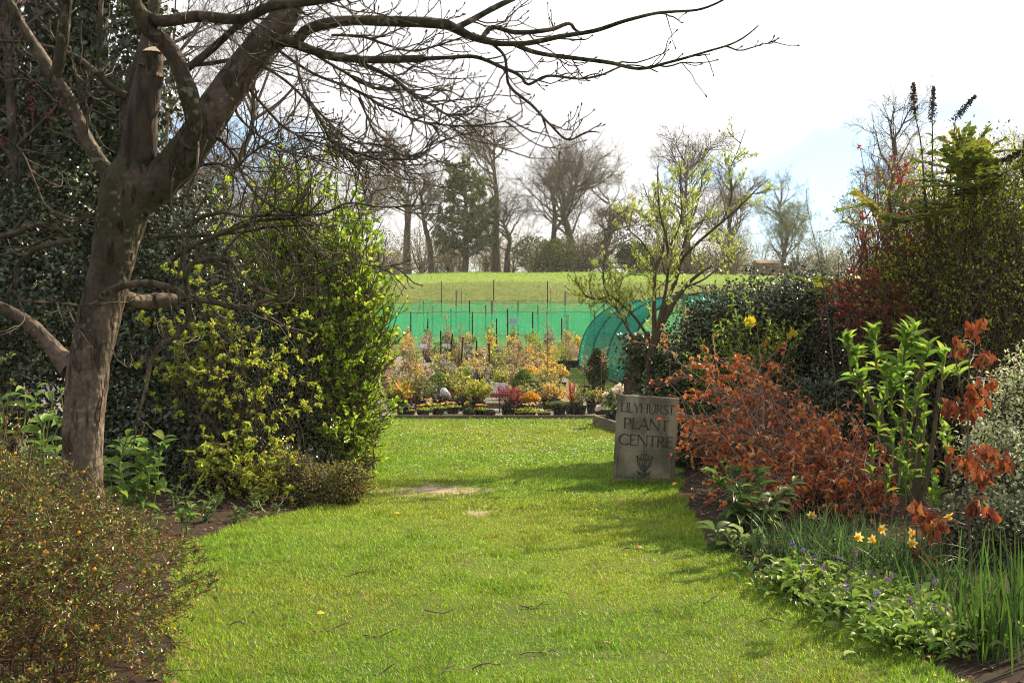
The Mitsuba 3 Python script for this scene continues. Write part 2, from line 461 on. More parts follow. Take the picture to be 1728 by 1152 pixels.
def brick_fn(p, n, uv):
    row = dr.floor(p.z / 0.09)
    x = p.x / 0.26 + 0.5 * (row - 2 * dr.floor(row / 2))
    r = mikit.cell_rand(x, row, 4.0)
    fx, fz = x - dr.floor(x), p.z / 0.09 - row
    mortar = dr.select((fx < 0.05) | (fz < 0.14), 1.0, 0.0)
    return mikit.mix(mikit.mix((0.24, 0.13, 0.085), (0.36, 0.22, 0.15), r), (0.42, 0.38, 0.33), mortar)


scene['brickwork'] = two({'type': 'principled', 'base_color': mikit.proc(brick_fn), 'roughness': 0.9})

# ------------------------------------------------------------------ the ground
def sheet(xs, ys, zf):
    X, Y = np.meshgrid(xs, ys, indexing='xy')
    v = np.stack([X, Y, zf(X, Y)], -1).reshape(-1, 3)
    nx = len(xs)
    i, j = np.meshgrid(np.arange(len(ys) - 1), np.arange(nx - 1), indexing='ij')
    q = np.stack([i * nx + j, i * nx + j + 1, (i + 1) * nx + j + 1, (i + 1) * nx + j], -1).reshape(-1, 4)
    return v, np.vstack([q[:, [0, 1, 2]], q[:, [0, 2, 3]]])


XW = np.concatenate([[-1500, -600, -250, -120], np.linspace(-60, 60, 61), [120, 250, 600, 1500]])
put('ground', sheet(XW, np.linspace(-40, 44, 22), lambda x, y: 0 * x), 'ground_soil', kind='structure')
put('field', sheet(XW, np.concatenate([np.linspace(44, 126, 83), [130, 140, 150, 165, 180, 210, 250, 320, 400, 600, 1000, 1600]]), ground_z), 'field_grass', smooth=True, kind='structure')

LEFT_EDGE = [(-1.3, 2.0), (-1.5, 5.0), G(285, 1152), G(275, 1010), G(310, 925), G(400, 888), G(500, 868), G(600, 842), G(622, 790), G(640, 735), (-3.3, 20.5), (-9.5, 22.5), (-12, 43.9)]
RIGHT_EDGE = [(10, 43.9), (5.5, 36), (2.9, 24), (1.95, 19.3), (1.75, 13.6), G(1148, 838), G(1196, 915), G(1290, 985), G(1400, 1040), G(1490, 1090), G(1640, 1152), (2.1, 5.0), (2.2, 2.0)]
LAWN = Polygon([tuple(map(float, p)) for p in LEFT_EDGE + RIGHT_EDGE])


def wavy(poly, amp, step, seed):
    """The polygon with an uneven, cut-by-hand outline."""
    r = poly.exterior
    s = np.arange(0, r.length, step)
    p = np.array([r.interpolate(a).coords[0] for a in s])
    n = meshkit.fbm(np.stack([p[:, 0] * 2.2, p[:, 1] * 2.2, 0 * p[:, 0] + seed], -1), 3, seed) - 0.5
    n2 = meshkit.fbm(np.stack([p[:, 0] * 2.2, p[:, 1] * 2.2, 0 * p[:, 0] + seed + 9], -1), 3, seed + 5) - 0.5
    return Polygon(p + amp * 2 * np.stack([n, n2], -1)).buffer(0)


LAWN = wavy(LAWN, 0.11, 0.15, 3)
_lv, _lf = trimesh.creation.triangulate_polygon(LAWN, engine='earcut')
put('lawn', (np.hstack([_lv, np.full((len(_lv), 1), 0.004)]), _lf), 'lawn_turf', kind='structure')


def worn(x, y):
    e1 = np.hypot((x + 0.74) / 0.66, (y - 12.1) / 0.60)
    e2 = np.hypot((x + 0.25) / 0.15, (y - 10.65) / 0.22)
    w = meshkit.fbm(np.stack([x * 8, y * 5, 0 * x + 9], -1), 4, 2) * 1.3 - 0.6
    return np.minimum(e1, e2) + w


def grass():
    rng = np.random.default_rng(11)
    out = []
    for y0, y1, x0, x1, n, w, h in ((4.6, 7.5, -2.2, 2.6, 150000, 0.0042, 0.040), (7.5, 10.5, -2.6, 2.6, 130000, 0.0055, 0.042), (10.5, 14.5, -2.9, 2.4, 120000, 0.0075, 0.044),
                                    (14.5, 20.5, -4.2, 2.6, 110000, 0.010, 0.045), (20.5, 44, -6, 5, 60000, 0.016, 0.05)):
        x, y = rng.uniform(x0, x1, n), y0 + (y1 - y0) * rng.uniform(0, 1, n) ** 1.15
        ok = shapely.contains_xy(LAWN, x, y) & (np.abs(x) < 0.43 * y + 0.5)
        bare = meshkit.fbm(np.stack([x * 3.1, y * 3.1, 0 * x], -1), 4, 7)
        ok &= (rng.uniform(0, 1, n) < np.clip((bare - 0.2) * 6, 0.5, 1)) & (worn(x, y) > rng.uniform(0.15, 1.05, n))
        x, y, bare = x[ok], y[ok], bare[ok]
        m = len(x)
        tall = meshkit.fbm(np.stack([x * 1.7, y * 1.7, 0 * x + 4], -1), 3, 1)
        tuft = np.clip((meshkit.fbm(np.stack([x * 5.5, y * 5.5, 0 * x + 2], -1), 3, 8) - 0.56) * 6, 0, 1)
        edge = np.clip(1 - shapely.distance(shapely.points(x, y), LAWN.exterior) / 0.35, 0, 1) * (y < 20)
        ln = 0.76 * h * rng.uniform(0.55, 1.2, m) * (0.50 + 0.7 * tall + 0.8 * tuft + 0.7 * edge)
        az = rng.uniform(0, 2 * np.pi, m)
        lean = np.abs(rng.normal(0.75, 0.35, m))
        d = np.stack([np.cos(az) * np.sin(lean), np.sin(az) * np.sin(lean), np.cos(lean)], 1)
        nrm = np.stack([-np.cos(az) * np.cos(lean), -np.sin(az) * np.cos(lean), np.sin(lean)], 1) + rng.normal(0, 0.3, (m, 3))
        p = np.stack([x, y, 0 * x + 0.003], 1)
        yel = np.clip((meshkit.fbm(np.stack([x * 0.8, y * 0.8, 0 * x + 6], -1), 3, 5) - 0.4) * 3.0, 0, 1)
        c = np.where(rng.uniform(0, 1, (m, 1)) < 0.03 + 0.13 * yel[:, None], tint(rng, m, (0.42, 0.36, 0.13), (0.34, 0.25, 0.10)), tint(rng, m, (0.15, 0.335, 0.017), (0.21, 0.41, 0.021), (0.31, 0.47, 0.04), var=0.32))
        c = c * (1 - 0.25 * tuft[:, None]) + np.array([0.055, 0.015, 0.0]) * yel[:, None]
        out.append(leaves(p, d, nrm, ln, w * rng.uniform(0.7, 1.3, m), c, TRI))
    # longer grass that the mower leaves at the foot of the sign
    m = 1500
    x = rng.uniform(0.93, 1.66, m)
    y = np.where(rng.uniform(0, 1, m) < 0.7, 12.53 - np.abs(rng.normal(0, 0.05, m)), 12.68 + np.abs(rng.normal(0, 0.05, m)))
    d = unit(rng.normal(0, 0.35, (m, 3)) + [0, 0, 1.0])
    out.append(leaves(np.stack([x, y, 0 * x], 1), d, rnd_dir(rng, m), rng.uniform(0.04, 0.11, m), 0.006, tint(rng, m, (0.13, 0.28, 0.016), (0.2, 0.36, 0.03), (0.3, 0.3, 0.08), var=0.3), TRI))
    put('grass', join(out), 'leaf', kind='stuff', label='bright green mown grass of the lawn between the two borders', cat='grass')
    # field grass tussocks on the rise
    n = 26000
    y = 62 + 50 * rng.uniform(0, 1, n) ** 1.3
    x = rng.uniform(-0.33, 0.34, n) * y
    z = ground_z(x, y)
    d = unit(rng.normal(0, 0.5, (n, 3)) + [0, 0, 1.0])
    c = np.where((y > 84)[:, None], tint(rng, n, (0.22, 0.38, 0.04), (0.28, 0.40, 0.06)), tint(rng, n, (0.16, 0.24, 0.04), (0.22, 0.26, 0.06), (0.16, 0.25, 0.04)))
    put('field_grass_tufts', leaves(np.stack([x, y, z - 0.005], 1), d, rnd_dir(rng, n), rng.uniform(0.05, 0.15, n), rng.uniform(0.04, 0.10, n), c, TRI), 'leaf', kind='stuff',
        label='short rough grass over the rising field behind the nets', cat='grass')
    # daisies
    n = 700
    y = rng.uniform(13.6, 20.0, n)
    x = rng.normal(0, 1, n) * 1.0 + rng.choice([-0.6, 0.7, 1.1], n) * rng.uniform(0.5, 1.5, n)
    patch = meshkit.fbm(np.stack([x * 1.6, y * 0.9, 0 * x], -1), 3, 12)
    ok = shapely.contains_xy(LAWN, x, y) & (patch > 0.47)
    x, y = x[ok], y[ok]
    m = len(x)
    p = np.stack([x - 0.01, y, np.full(m, 0.045)], 1)
    ms = [leaves(p + [0.01, 0, 0], np.stack([np.cos(a + rng.uniform(0, 6, m) * 0), np.full(m, np.sin(a)), np.full(m, 0.2)], 1), np.tile([0, -0.3, 1.0], (m, 1)), 0.016, 0.011, (0.85, 0.85, 0.82), DIAMOND) for a in np.arange(6) * np.pi / 3]
    put('daisies', join(ms), 'petal', kind='stuff', label='tiny white daisies scattered over the far part of the lawn', cat='daisies')


grass()


# ------------------------------------------------------------------ far trees on the crest
def bare_tree(rng, H, R, lean=0.0, limbs=16, n1=110, n2=520, n3=2600, low=0.3, upright=0.5, r0=0.28, fork=False):
    """A leafless tree at the origin: (trunk mesh, branches mesh, twigs mesh, twig curves)."""
    pts = np.array([[0, 0, -0.3], [lean * 0.2 * H, 0, 0.25 * H], [lean * 0.45 * H + rng.normal() * 0.03 * H, rng.normal() * 0.02 * H, 0.5 * H], [lean * 0.5 * H + rng.normal() * 0.05 * H, 0, 0.75 * H], [lean * 0.6 * H, 0, 0.97 * H]])
    q = resample(np.hstack([pts, [[r0 * 1.25], [r0 * 0.85], [r0 * 0.6], [r0 * 0.33], [r0 * 0.08]]]), 16)
    trunk = tubes(q[None, :, :3], q[None, :, 3], 8, (0.10, 0.083, 0.068), 0.1, rng)
    C0 = q[None, :, :3]
    c1, t1, _ = sprout(rng, C0, limbs, (R * 0.9, R * 1.45), spread=0.75, t0=low, t1=0.92, k=8, wob=0.13, up=0.09, along=upright, taper=0.62)
    c2, t2, _ = sprout(rng, np.concatenate([c1[:, ::1]]), n1, (R * 0.3, R * 0.62), spread=0.8, t0=0.2, k=6, wob=0.16, up=0.06, along=0.75, taper=0.35)
    c3, t3, _ = sprout(rng, c2, n2, (R * 0.16, R * 0.32), spread=0.8, t0=0.15, k=4, wob=0.16, up=0.03, along=0.7, taper=0.3)
    c4, t4, _ = sprout(rng, c3, n3, (R * 0.08, R * 0.19), spread=0.8, t0=0.1, k=3, wob=0.15, up=0.02, along=0.7, taper=0.2)
    b = join([tubes(c1, taper(len(c1), 8, r0 * 0.32, r0 * 0.06), 5, (0.10, 0.083, 0.068), 0.12, rng), tubes(c2, taper(len(c2), 6, r0 * 0.10, r0 * 0.035), 4, (0.115, 0.092, 0.075), 0.15, rng)])
    tw = join([tubes(c3, taper(len(c3), 4, r0 * 0.045, r0 * 0.025), 3, (0.15, 0.118, 0.095), 0.18, rng), tubes(c4, taper(len(c4), 3, r0 * 0.028, r0 * 0.014), 3, (0.19, 0.145, 0.115), 0.2, rng)])
    return trunk, b, tw, c4


def put_tree(px, top, d, label, R, name='bare_tree', group=None, leaf=None, seed=0, cat='tree', **kw):
    rng = np.random.default_rng(seed)
    x = (px - CX) / F * d
    z0 = float(ground_z(x, d))
    H = EYE + (HOR - top) / F * d - z0
    trunk, b, tw, c4 = bare_tree(rng, H, R, **kw)
    o = [x, d, z0]
    k = thing(name, label, cat, group)
    put('trunk', moved(trunk, o), 'matt', k, True)
    put('branches', moved(b, o), 'matt', k, True, kind='stuff')
    put('twigs', moved(tw, o), 'matt', k, False, kind='stuff')
    if leaf:
        n, size, cols = leaf[:3]
        low = leaf[3] if len(leaf) > 3 else 9.0
        p, dd, nn = leaf_on(rng, c4[c4[:, 1, 2] < low * H], n, 0.1, 1.0)
        put('foliage', moved(leaves(p, dd, nn, size * rng.uniform(0.6, 1.3, n), size * 0.6, tint(rng, n, *cols)), o), 'leaf', k, kind='stuff')
    return k


BR, OL, GRN = [(0.24, 0.13, 0.07), (0.30, 0.18, 0.09), (0.17, 0.11, 0.06)], [(0.20, 0.20, 0.05), (0.26, 0.22, 0.07), (0.15, 0.17, 0.05)], [(0.07, 0.12, 0.025), (0.10, 0.15, 0.03), (0.05, 0.09, 0.02)]
put_tree(687, 228, 112, 'tall bare tree rising behind the top of the lime green shrub', 4.6, seed=21, limbs=20, r0=0.36, low=0.35)
put_tree(728, 290, 110, 'thin bare tree between the tall bare tree and the dark green tree', 3.2, seed=22, limbs=14, lean=-0.06, n3=1800)
put_tree(838, 218, 113, 'tallest bare tree with an open crown above the dark green tree', 5.4, seed=23, limbs=16, r0=0.38, low=0.5, n2=420, n3=2000, lean=-0.03)
put_tree(856, 345, 111, 'short bare tree with rusty twigs just right of the dark green tree', 4.0, seed=24, limbs=16, low=0.3, n3=2200, leaf=(700, 0.14, BR))
put_tree(934, 262, 112, 'bare tree with a straight thin trunk left of the broad domed tree', 4.4, seed=25, limbs=18, r0=0.30, low=0.35)
put_tree(962, 250, 111, 'broad domed bare tree with many fine upswept branches on the crest', 5.4, seed=26, limbs=24, r0=0.38, low=0.25, upright=0.75, n1=170, n2=800, n3=3600)
put_tree(1022, 318, 112, 'ivy wrapped brownish tree right of the broad domed tree', 3.8, name='ivy_tree', seed=27, limbs=18, low=0.2, leaf=(2600, 0.22, [(0.13, 0.085, 0.045), (0.09, 0.08, 0.035), (0.17, 0.10, 0.055)], 0.75))
put_tree(1160, 262, 113, 'bare tree with a wide twiggy crown behind the budding sallow', 5.4, seed=28, limbs=22, r0=0.36, low=0.25, upright=0.6, n3=3200)
put_tree(1232, 300, 111, 'rusty bare tree behind the right side of the budding sallow', 4.4, seed=29, limbs=18, r0=0.32, low=0.22, leaf=(1500, 0.15, [(0.30, 0.20, 0.06), (0.25, 0.15, 0.06), (0.2, 0.18, 0.05)]))
put_tree(1322, 322, 112, 'feathery tree with a haze of new green leaves, right of the sallow', 3.6, name='leafing_tree', seed=30, limbs=24, r0=0.26, low=0.12, upright=0.9, leaf=(6500, 0.13, [(0.17, 0.24, 0.06), (0.13, 0.18, 0.05), (0.22, 0.27, 0.09)], 0.85))
put_tree(1496, 186, 62, 'bare tree with a fan of fine twigs behind the red leaved shrub', 3.4, seed=31, limbs=26, r0=0.22, low=0.3, upright=0.85, n1=170, n2=800, n3=4200)
put_tree(1455, 300, 60, 'low tree with sparse olive leaves in front of the fan shaped bare tree', 2.2, name='leafing_tree', seed=32, limbs=20, r0=0.14, low=0.15, upright=0.5, leaf=(1900, 0.11, [(0.22, 0.26, 0.08), (0.16, 0.2, 0.06), (0.28, 0.2, 0.08)]))
put_tree(1716, 232, 55, 'bare twiggy tree at the far right edge behind the dead flower spikes', 2.8, seed=33, limbs=20, r0=0.16, low=0.3, upright=0.7, n3=3000)
put_tree(600, 300, 105, 'bare tree half hidden behind the lime green shrub', 4.2, seed=34, limbs=18, low=0.3)
put_tree(395, 40, 30, 'dense brown twiggy tree behind the forked trunk', 3.2, seed=35, limbs=34, r0=0.14, low=0.1, upright=0.45, n1=260, n2=1500, n3=7000, leaf=(1500, 0.07, [(0.22, 0.15, 0.08), (0.28, 0.22, 0.08), (0.2, 0.2, 0.06)]))
put_tree(300, -40, 33, 'second brown twiggy tree behind the cut stump', 3.0, seed=36, limbs=30, r0=0.14, low=0.12, upright=0.5, n1=220, n2=1100, n3=5000)
put_tree(500, 235, 36, 'olive brown twiggy tree behind the crown of the lime green shrub', 2.6, seed=37, limbs=26, r0=0.12, low=0.15, upright=0.5, n1=200, n2=1000, n3=4200, leaf=(2600, 0.08, [(0.22, 0.17, 0.08), (0.26, 0.24, 0.07), (0.2, 0.2, 0.06)]))


def evergreen_tree():
    rng = np.random.default_rng(41)
    d = 108.0
    x = (785 - CX) / F * d
    z0 = float(ground_z(x, d))
    k = thing('evergreen_tree', 'dark green leafy tree standing out among the bare trees on the crest', 'tree')
    H = EYE + (HOR - 268) / F * d - z0
    q = np.array([[0, 0, -0.2], [0.1, 0, H * 0.4], [-0.1, 0, H * 0.92]])
    m, C, _ = limb(np.hstack([q, [[0.26], [0.2], [0.05]]]), 14, 8)
    put('trunk', moved((m[0], m[1], np.tile([0.07, 0.055, 0.04], (len(m[0]), 1))), [x, d, z0]), 'matt', k, True)
    c1, t1, _ = sprout(rng, C, 90, (2.4, 4.3), spread=1.0, t0=0.1, t1=1.0, k=6, wob=0.1, up=0.03, along=0.25, taper=0.55)
    c2, _, _ = sprout(rng, c1, 900, (0.5, 1.1), spread=0.9, t0=0.25, k=4, wob=0.15, along=0.8, taper=0.3)
    put('branches', moved(join([tubes(c1, taper(len(c1), 6, 0.07, 0.02), 4, (0.07, 0.055, 0.04), 0.1, rng), tubes(c2, taper(len(c2), 4, 0.02, 0.01), 3, (0.07, 0.06, 0.04), 0.1, rng)]), [x, d, z0]), 'matt', k, kind='stuff')
    n = 15000
    p, dd, nn = leaf_on(rng, c2, n, 0.05, 1.0, 0.6, 0.9, -0.1)
    put('foliage', moved(leaves(p, dd, nn, 0.24 * rng.uniform(0.6, 1.3, n), 0.15, tint(rng, n, *GRN, (0.16, 0.18, 0.04))), [x, d, z0]), 'leaf', k, kind='stuff')
    for px, top, w, dd_, lab in ((1073, 412, 3.2, 110, 'rounded dark green bush on the crest left of the sallow stems'), (905, 402, 4.2, 109, 'pale green leafing bush at the foot of the domed bare tree'), (945, 405, 3.2, 108, 'second pale green leafing bush beside the domed tree trunk')):
        b = thing('bush', lab, 'bush')
        x = (px - CX) / F * dd_
        z0 = float(ground_z(x, dd_))
        h = EYE + (HOR - top) / F * dd_ - z0
        p, dv = in_blob(rng, 5000, (x, dd_, z0 + h * 0.55), (w / 2, w / 2, h * 0.48), 0.2, 0.35, px % 17, zmin=z0)
        cols = GRN if 'dark' in lab else [(0.16, 0.2, 0.05), (0.22, 0.24, 0.06), (0.12, 0.15, 0.04)]
        n = 5000 if 'dark' in lab else 2600
        put('foliage', leaves(p[:n], unit(dv[:n] + rng.normal(0, 0.7, (n, 3))), rnd_dir(rng, n) + [0, 0, 0.5], 0.2 * rng.uniform(0.6, 1.3, n), 0.14, tint(rng, n, *cols)), 'leaf', b, kind='stuff')
        put('stem', tubes(to_tips(rng, np.array([[x, dd_, z0 - 0.1]]), np.array([x, dd_, z0 + h * 0.55]) + rng.normal(0, 0.22, (14, 3)) * [w, w, h], 5), taper(14, 5, 0.06, 0.015), 4, (0.07, 0.055, 0.04)), 'matt', b)


evergreen_tree()


def undergrowth():
    rng = np.random.default_rng(43)
    ms, tw = [], []
    for i in range(80):
        x = rng.uniform(-34, 40)
        y = rng.uniform(113, 121)
        h, w = rng.uniform(1.8, 5.0), rng.uniform(1.5, 3.4)
        z0 = float(ground_z(x, y))
        n = int(420 * h)
        p, dv = in_blob(rng, n, (x, y, z0 + h * 0.45), (w, w, h * 0.5), 0.1, 0.4, i)
        cols = (OL, BR, [(0.13, 0.15, 0.04), (0.20, 0.19, 0.06)], [(0.16, 0.10, 0.06), (0.12, 0.09, 0.05)])[i % 4]
        ms.append(leaves(p, unit(dv + rng.normal(0, 0.8, (n, 3))), rnd_dir(rng, n), 0.15 * rng.uniform(0.6, 1.3, n), 0.08, tint(rng, n, *cols)))
        tips = np.array([x, y, z0 + h * 0.7]) + rng.normal(0, 1, (26, 3)) * [w * 0.5, w * 0.5, h * 0.3]
        tw.append(tubes(to_tips(rng, np.array([[x, y, z0]]), tips, 5), taper(26, 5, 0.035, 0.012), 3, (0.10, 0.075, 0.055), 0.2, rng))
    put('undergrowth', join(ms + tw), 'leaf', kind='stuff', label='brown and olive undergrowth along the foot of the far trees', cat='undergrowth')


undergrowth()


def rail_fence(x0, x1, d, label, rails=2):
    k = thing('rail_fence', label, 'fence')
    n = max(2, int(abs(x1 - x0) / 2.2) + 1)
    xs = np.linspace(x0, x1, n)
    for x in xs:
        z = float(ground_z(x, d))
        put('post', moved(chamfer_box(0.13, 0.13, 1.25, 0.01), (x, d, z + 0.5)), 'timber', k)
    for a, b in zip(xs[:-1], xs[1:]):
        for h in (0.55, 0.98)[:rails]:
            za, zb = float(ground_z(a, d)) + h, float(ground_z(b, d)) + h
            put('rail', tubes(np.array([[[a - 0.05, d - 0.09, za], [b + 0.05, d - 0.09, zb]]]), 0.055, 4, cap=True)[:2], 'timber', k)


rail_fence(-12.5, -5.2, 111, 'weathered post and rail fence on the crest behind the lime green shrub')
rail_fence(7.0, 13.5, 111, 'low post and rail fence on the crest seen through the sallow stems')
rail_fence(17.5, 24, 111, 'post and rail fence on the crest in front of the small brick building')


def shed():
    d = 114.0
    k = thing('brick_building', 'small pale brick farm building on the crest, right of the sallow', 'building')
    x0, x1 = (1280 - CX) / F * d, (1316 - CX) / F * d
    z0 = float(ground_z(x0, d)) - 0.2
    put('wall', box(x0, x1, d, d + 3.0, z0, z0 + 1.5), 'brickwork', k)
    r = np.array([[x0 - .15, d - .2, z0 + 1.5], [x1 + .15, d - .2, z0 + 1.5], [x1 + .15, d + 3.2, z0 + 1.5], [x0 - .15, d + 3.2, z0 + 1.5], [x0 - .15, d + 1.5, z0 + 1.85], [x1 + .15, d + 1.5, z0 + 1.85]])
    put('roof', trimesh.convex.convex_hull(r), 'matt', k, color=(0.25, 0.18, 0.13))


shed()


# ------------------------------------------------------------------ nets, stakes, tunnel
def net_strip(a, b, tops, z0f, h_gap, col, rng, thread=0.0088, step=0.026):
    """Windbreak netting from a to b: upright and level ribbons with gaps between, its top edge hanging between the posts (tops: (s, z) pairs, 0 to 1)."""
    a, b = np.array(a, float), np.array(b, float)
    L = np.linalg.norm(b - a)
    n = int(L / step)
    s = (np.arange(n) + 0.5) / n
    st, zt = np.array(tops).T
    fold = 0.05 * np.sin(s * L * 2.1) + 0.03 * np.sin(s * L * 5.3 + 1)
    x, y = a[0] + (b[0] - a[0]) * s, a[1] + (b[1] - a[1]) * s + fold
    z1 = np.interp(s, st, zt) - 0.13 * np.abs(np.sin(s * L * np.pi / 2.9)) ** 1.5 - 0.03 * np.sin(s * L * 3.1 + 2) - 0.02 * np.sin(s * L * 7)
    z0 = np.asarray(z0f(x, y)) + h_gap
    K = 6
    t = np.linspace(0, 1, K + 1)
    u = np.array([(b - a)[0] / L, (b - a)[1] / L, 0]) * thread / 2
    V = np.stack([np.repeat(x[:, None], K + 1, 1), y[:, None] + 0.10 * np.sin(t * np.pi)[None] * np.sin(s * L * 1.3)[:, None], z0[:, None] + (z1 - z0)[:, None] * t], -1)
    v1 = np.stack([V - u, V + u], 2).reshape(-1, 3)
    i, j = np.meshgrid(np.arange(n), np.arange(K), indexing='ij')
    w = (K + 1) * 2
    q = np.stack([i * w + 2 * j, i * w + 2 * j + 1, i * w + 2 * j + 3, i * w + 2 * j + 2], -1).reshape(-1, 4)
    f1 = np.vstack([q[:, [0, 1, 2]], q[:, [0, 2, 3]]])
    rows = int(np.max(z1 - z0) / step)
    m = max(8, n // 8)
    sel = np.linspace(0, n - 1, m).astype(int)
    V2 = []
    for r in range(rows + 1):
        tt = r / rows
        base = np.stack([x[sel], y[sel] + 0.10 * np.sin(tt * np.pi) * np.sin(s[sel] * L * 1.3) + 0.002, z0[sel] + (z1[sel] - z0[sel]) * tt], -1)
        V2.append(np.stack([base - [0, 0, thread * 0.42], base + [0, 0, thread * 0.42]], 1))
    V2 = np.array(V2)
    i, j = np.meshgrid(np.arange(rows + 1), np.arange(m - 1), indexing='ij')
    q = np.stack([i * m * 2 + 2 * j, i * m * 2 + 2 * j + 2, i * m * 2 + 2 * j + 3, i * m * 2 + 2 * j + 1], -1).reshape(-1, 4)
    v = np.vstack([v1, V2.reshape(-1, 3)])
    f = np.vstack([f1, np.vstack([q[:, [0, 1, 2]], q[:, [0, 2, 3]]]) + len(v1)])
    return v, f, np.tile(col, (len(v), 1))


ORD = ('first', 'second', 'third', 'fourth', 'fifth', 'sixth', 'seventh', 'eighth', 'ninth', 'tenth', 'eleventh', 'twelfth', 'thirteenth', 'fourteenth', 'fifteenth', 'sixteenth')


def nets():
    rng = np.random.default_rng(51)
    col = (0.015, 0.46, 0.25)
    for (pa, pb, d0, d1, za, zb, h, label) in ((430, 1010, 57.5, 58.5, 527, 526, 0.05, 'front green windbreak net standing just behind the potted plants'),
                                              (430, 1150, 65.5, 66.5, 510, 511, 0.05, 'rear green windbreak net, higher on the slope than the front one')):
        a, b = P(pa, 540, d0), P(pb, 540, d1)
        k = thing('windbreak_net', label, 'net')
        tops = [(0, P(0, za, d0)[2]), (1, P(0, zb, d1)[2])]
        put('netting', net_strip(a[:2], b[:2], tops, ground_z, h, col, rng), 'net_thread', k)
        s = np.linspace(0, 1, 60)
        c = np.stack([a[0] + (b[0] - a[0]) * s, a[1] + (b[1] - a[1]) * s + 0.01, np.interp(s, *np.array(tops).T) - 0.05 * np.abs(np.sin(s * np.hypot(*(b - a)[:2]) * np.pi / 2.9)) ** 1.5 + 0.02], 1)
        put('top_cord', tubes(c[None], 0.014, 4, (0.02, 0.42, 0.24), 0), 'net_thread', k)
    d = 74.0
    s = np.linspace(0, 1, 30)
    a, b = P(705, 506, d), P(1120, 508, d)
    c = a[None] * (1 - s[:, None]) + b[None] * s[:, None] + np.stack([0 * s, 0 * s, -0.05 * np.abs(np.sin(s * 14))], 1)
    put('boundary_cord', tubes(c[None], 0.02, 4, (0.02, 0.46, 0.26), 0), 'net_thread', label='thin green cord strung level just above the rear net', cat='cord')
    # stakes: (px, top, bottom, half width in px, depth, kind)
    dark, grey = (0.035, 0.03, 0.025), (0.24, 0.21, 0.18)
    for g, d, w, colr, lab, rows in (
            ('tall stakes of the boundary cord', 74, 0.032, dark, 'tall thin dark stake against the field', ((745, 474), (833, 472), (924, 474), (1018, 474), (1113, 477), (655, 478), (1154, 478), (1205, 484))),
            ('thick grey posts', 70, 0.07, grey, 'thick weathered post in the rear net line', ((770, 490), (954, 492))),
            ('short thin canes', 73, 0.017, dark, 'short thin cane between the tall stakes', ((779, 487), (930, 489))),
            ('stakes of the rear net', 66, 0.030, dark, 'dark stake of the rear green net', ((715, 508), (730, 516), (792, 507), (820, 515), (874, 507), (908, 515), (761, 521), (660, 510), (997, 514), (1020, 510), (1062, 512))),
            ('thick posts of the front net', 60, 0.075, grey, 'thick wooden post behind the front net', ((831, 507), (958, 531))),
            ('stakes of the front net', 56.8, 0.032, dark, 'dark stake before the front green net', ((693, 526), (721, 537), (797, 526), (838, 537), (857, 521), (899, 526), (948, 537), (1003, 526), (650, 532)))):
        order = sorted(r[0] for r in rows)
        for px, top in rows:
            i_ = order.index(px)
            own = ('leftmost' if i_ == 0 else 'rightmost' if i_ == len(rows) - 1 else ORD[i_] + ' from the left') if len(rows) > 2 else ('left one', 'right one')[i_]
            x = (px - CX) / F * d
            z0, z1 = float(ground_z(x, d)) - 0.2, P(px, top, d)[2]
            t = rng.normal(0, 0.012, 2)
            m = limb([[x, d, z0, w], [x + t[0] * 0.5, d + t[1], (z0 + z1) / 2, w * 0.97], [x + t[0], d, z1, w * 0.92]], 6, 7, colr, 0.05, int(px))[0]
            put('stake' if w < 0.05 else 'post', (m[0], m[1], np.tile(colr, (len(m[0]), 1))), 'matt', None, True, label=f'{lab}, {own}' + (' of the row' if len(rows) > 2 else ' of the two'), cat='stake' if w < 0.05 else 'post', group=g)
    names = ('leftmost', 'second from the left', 'third from the left', 'fourth from the left', 'rightmost')
    for (px, top, bot), nm in zip(((744, 558, 640), (760, 563, 648), (779, 569, 650), (804, 574, 648), (826, 579, 652)), names):
        x, d = G(px, bot)
        z1 = P(px, top, d)[2]
        m = limb([[x, d, -0.2, 0.023], [x, d, z1 / 2, 0.022], [x + rng.normal(0, 0.02), d, z1, 0.021]], 6, 7, dark, 0.05, int(px))[0]
        put('garden_stake', (m[0], m[1], np.tile(dark, (len(m[0]), 1))), 'matt', None, True, label=f'bare dark stake among the potted plants, {nm} of the row of five', cat='stake')


nets()


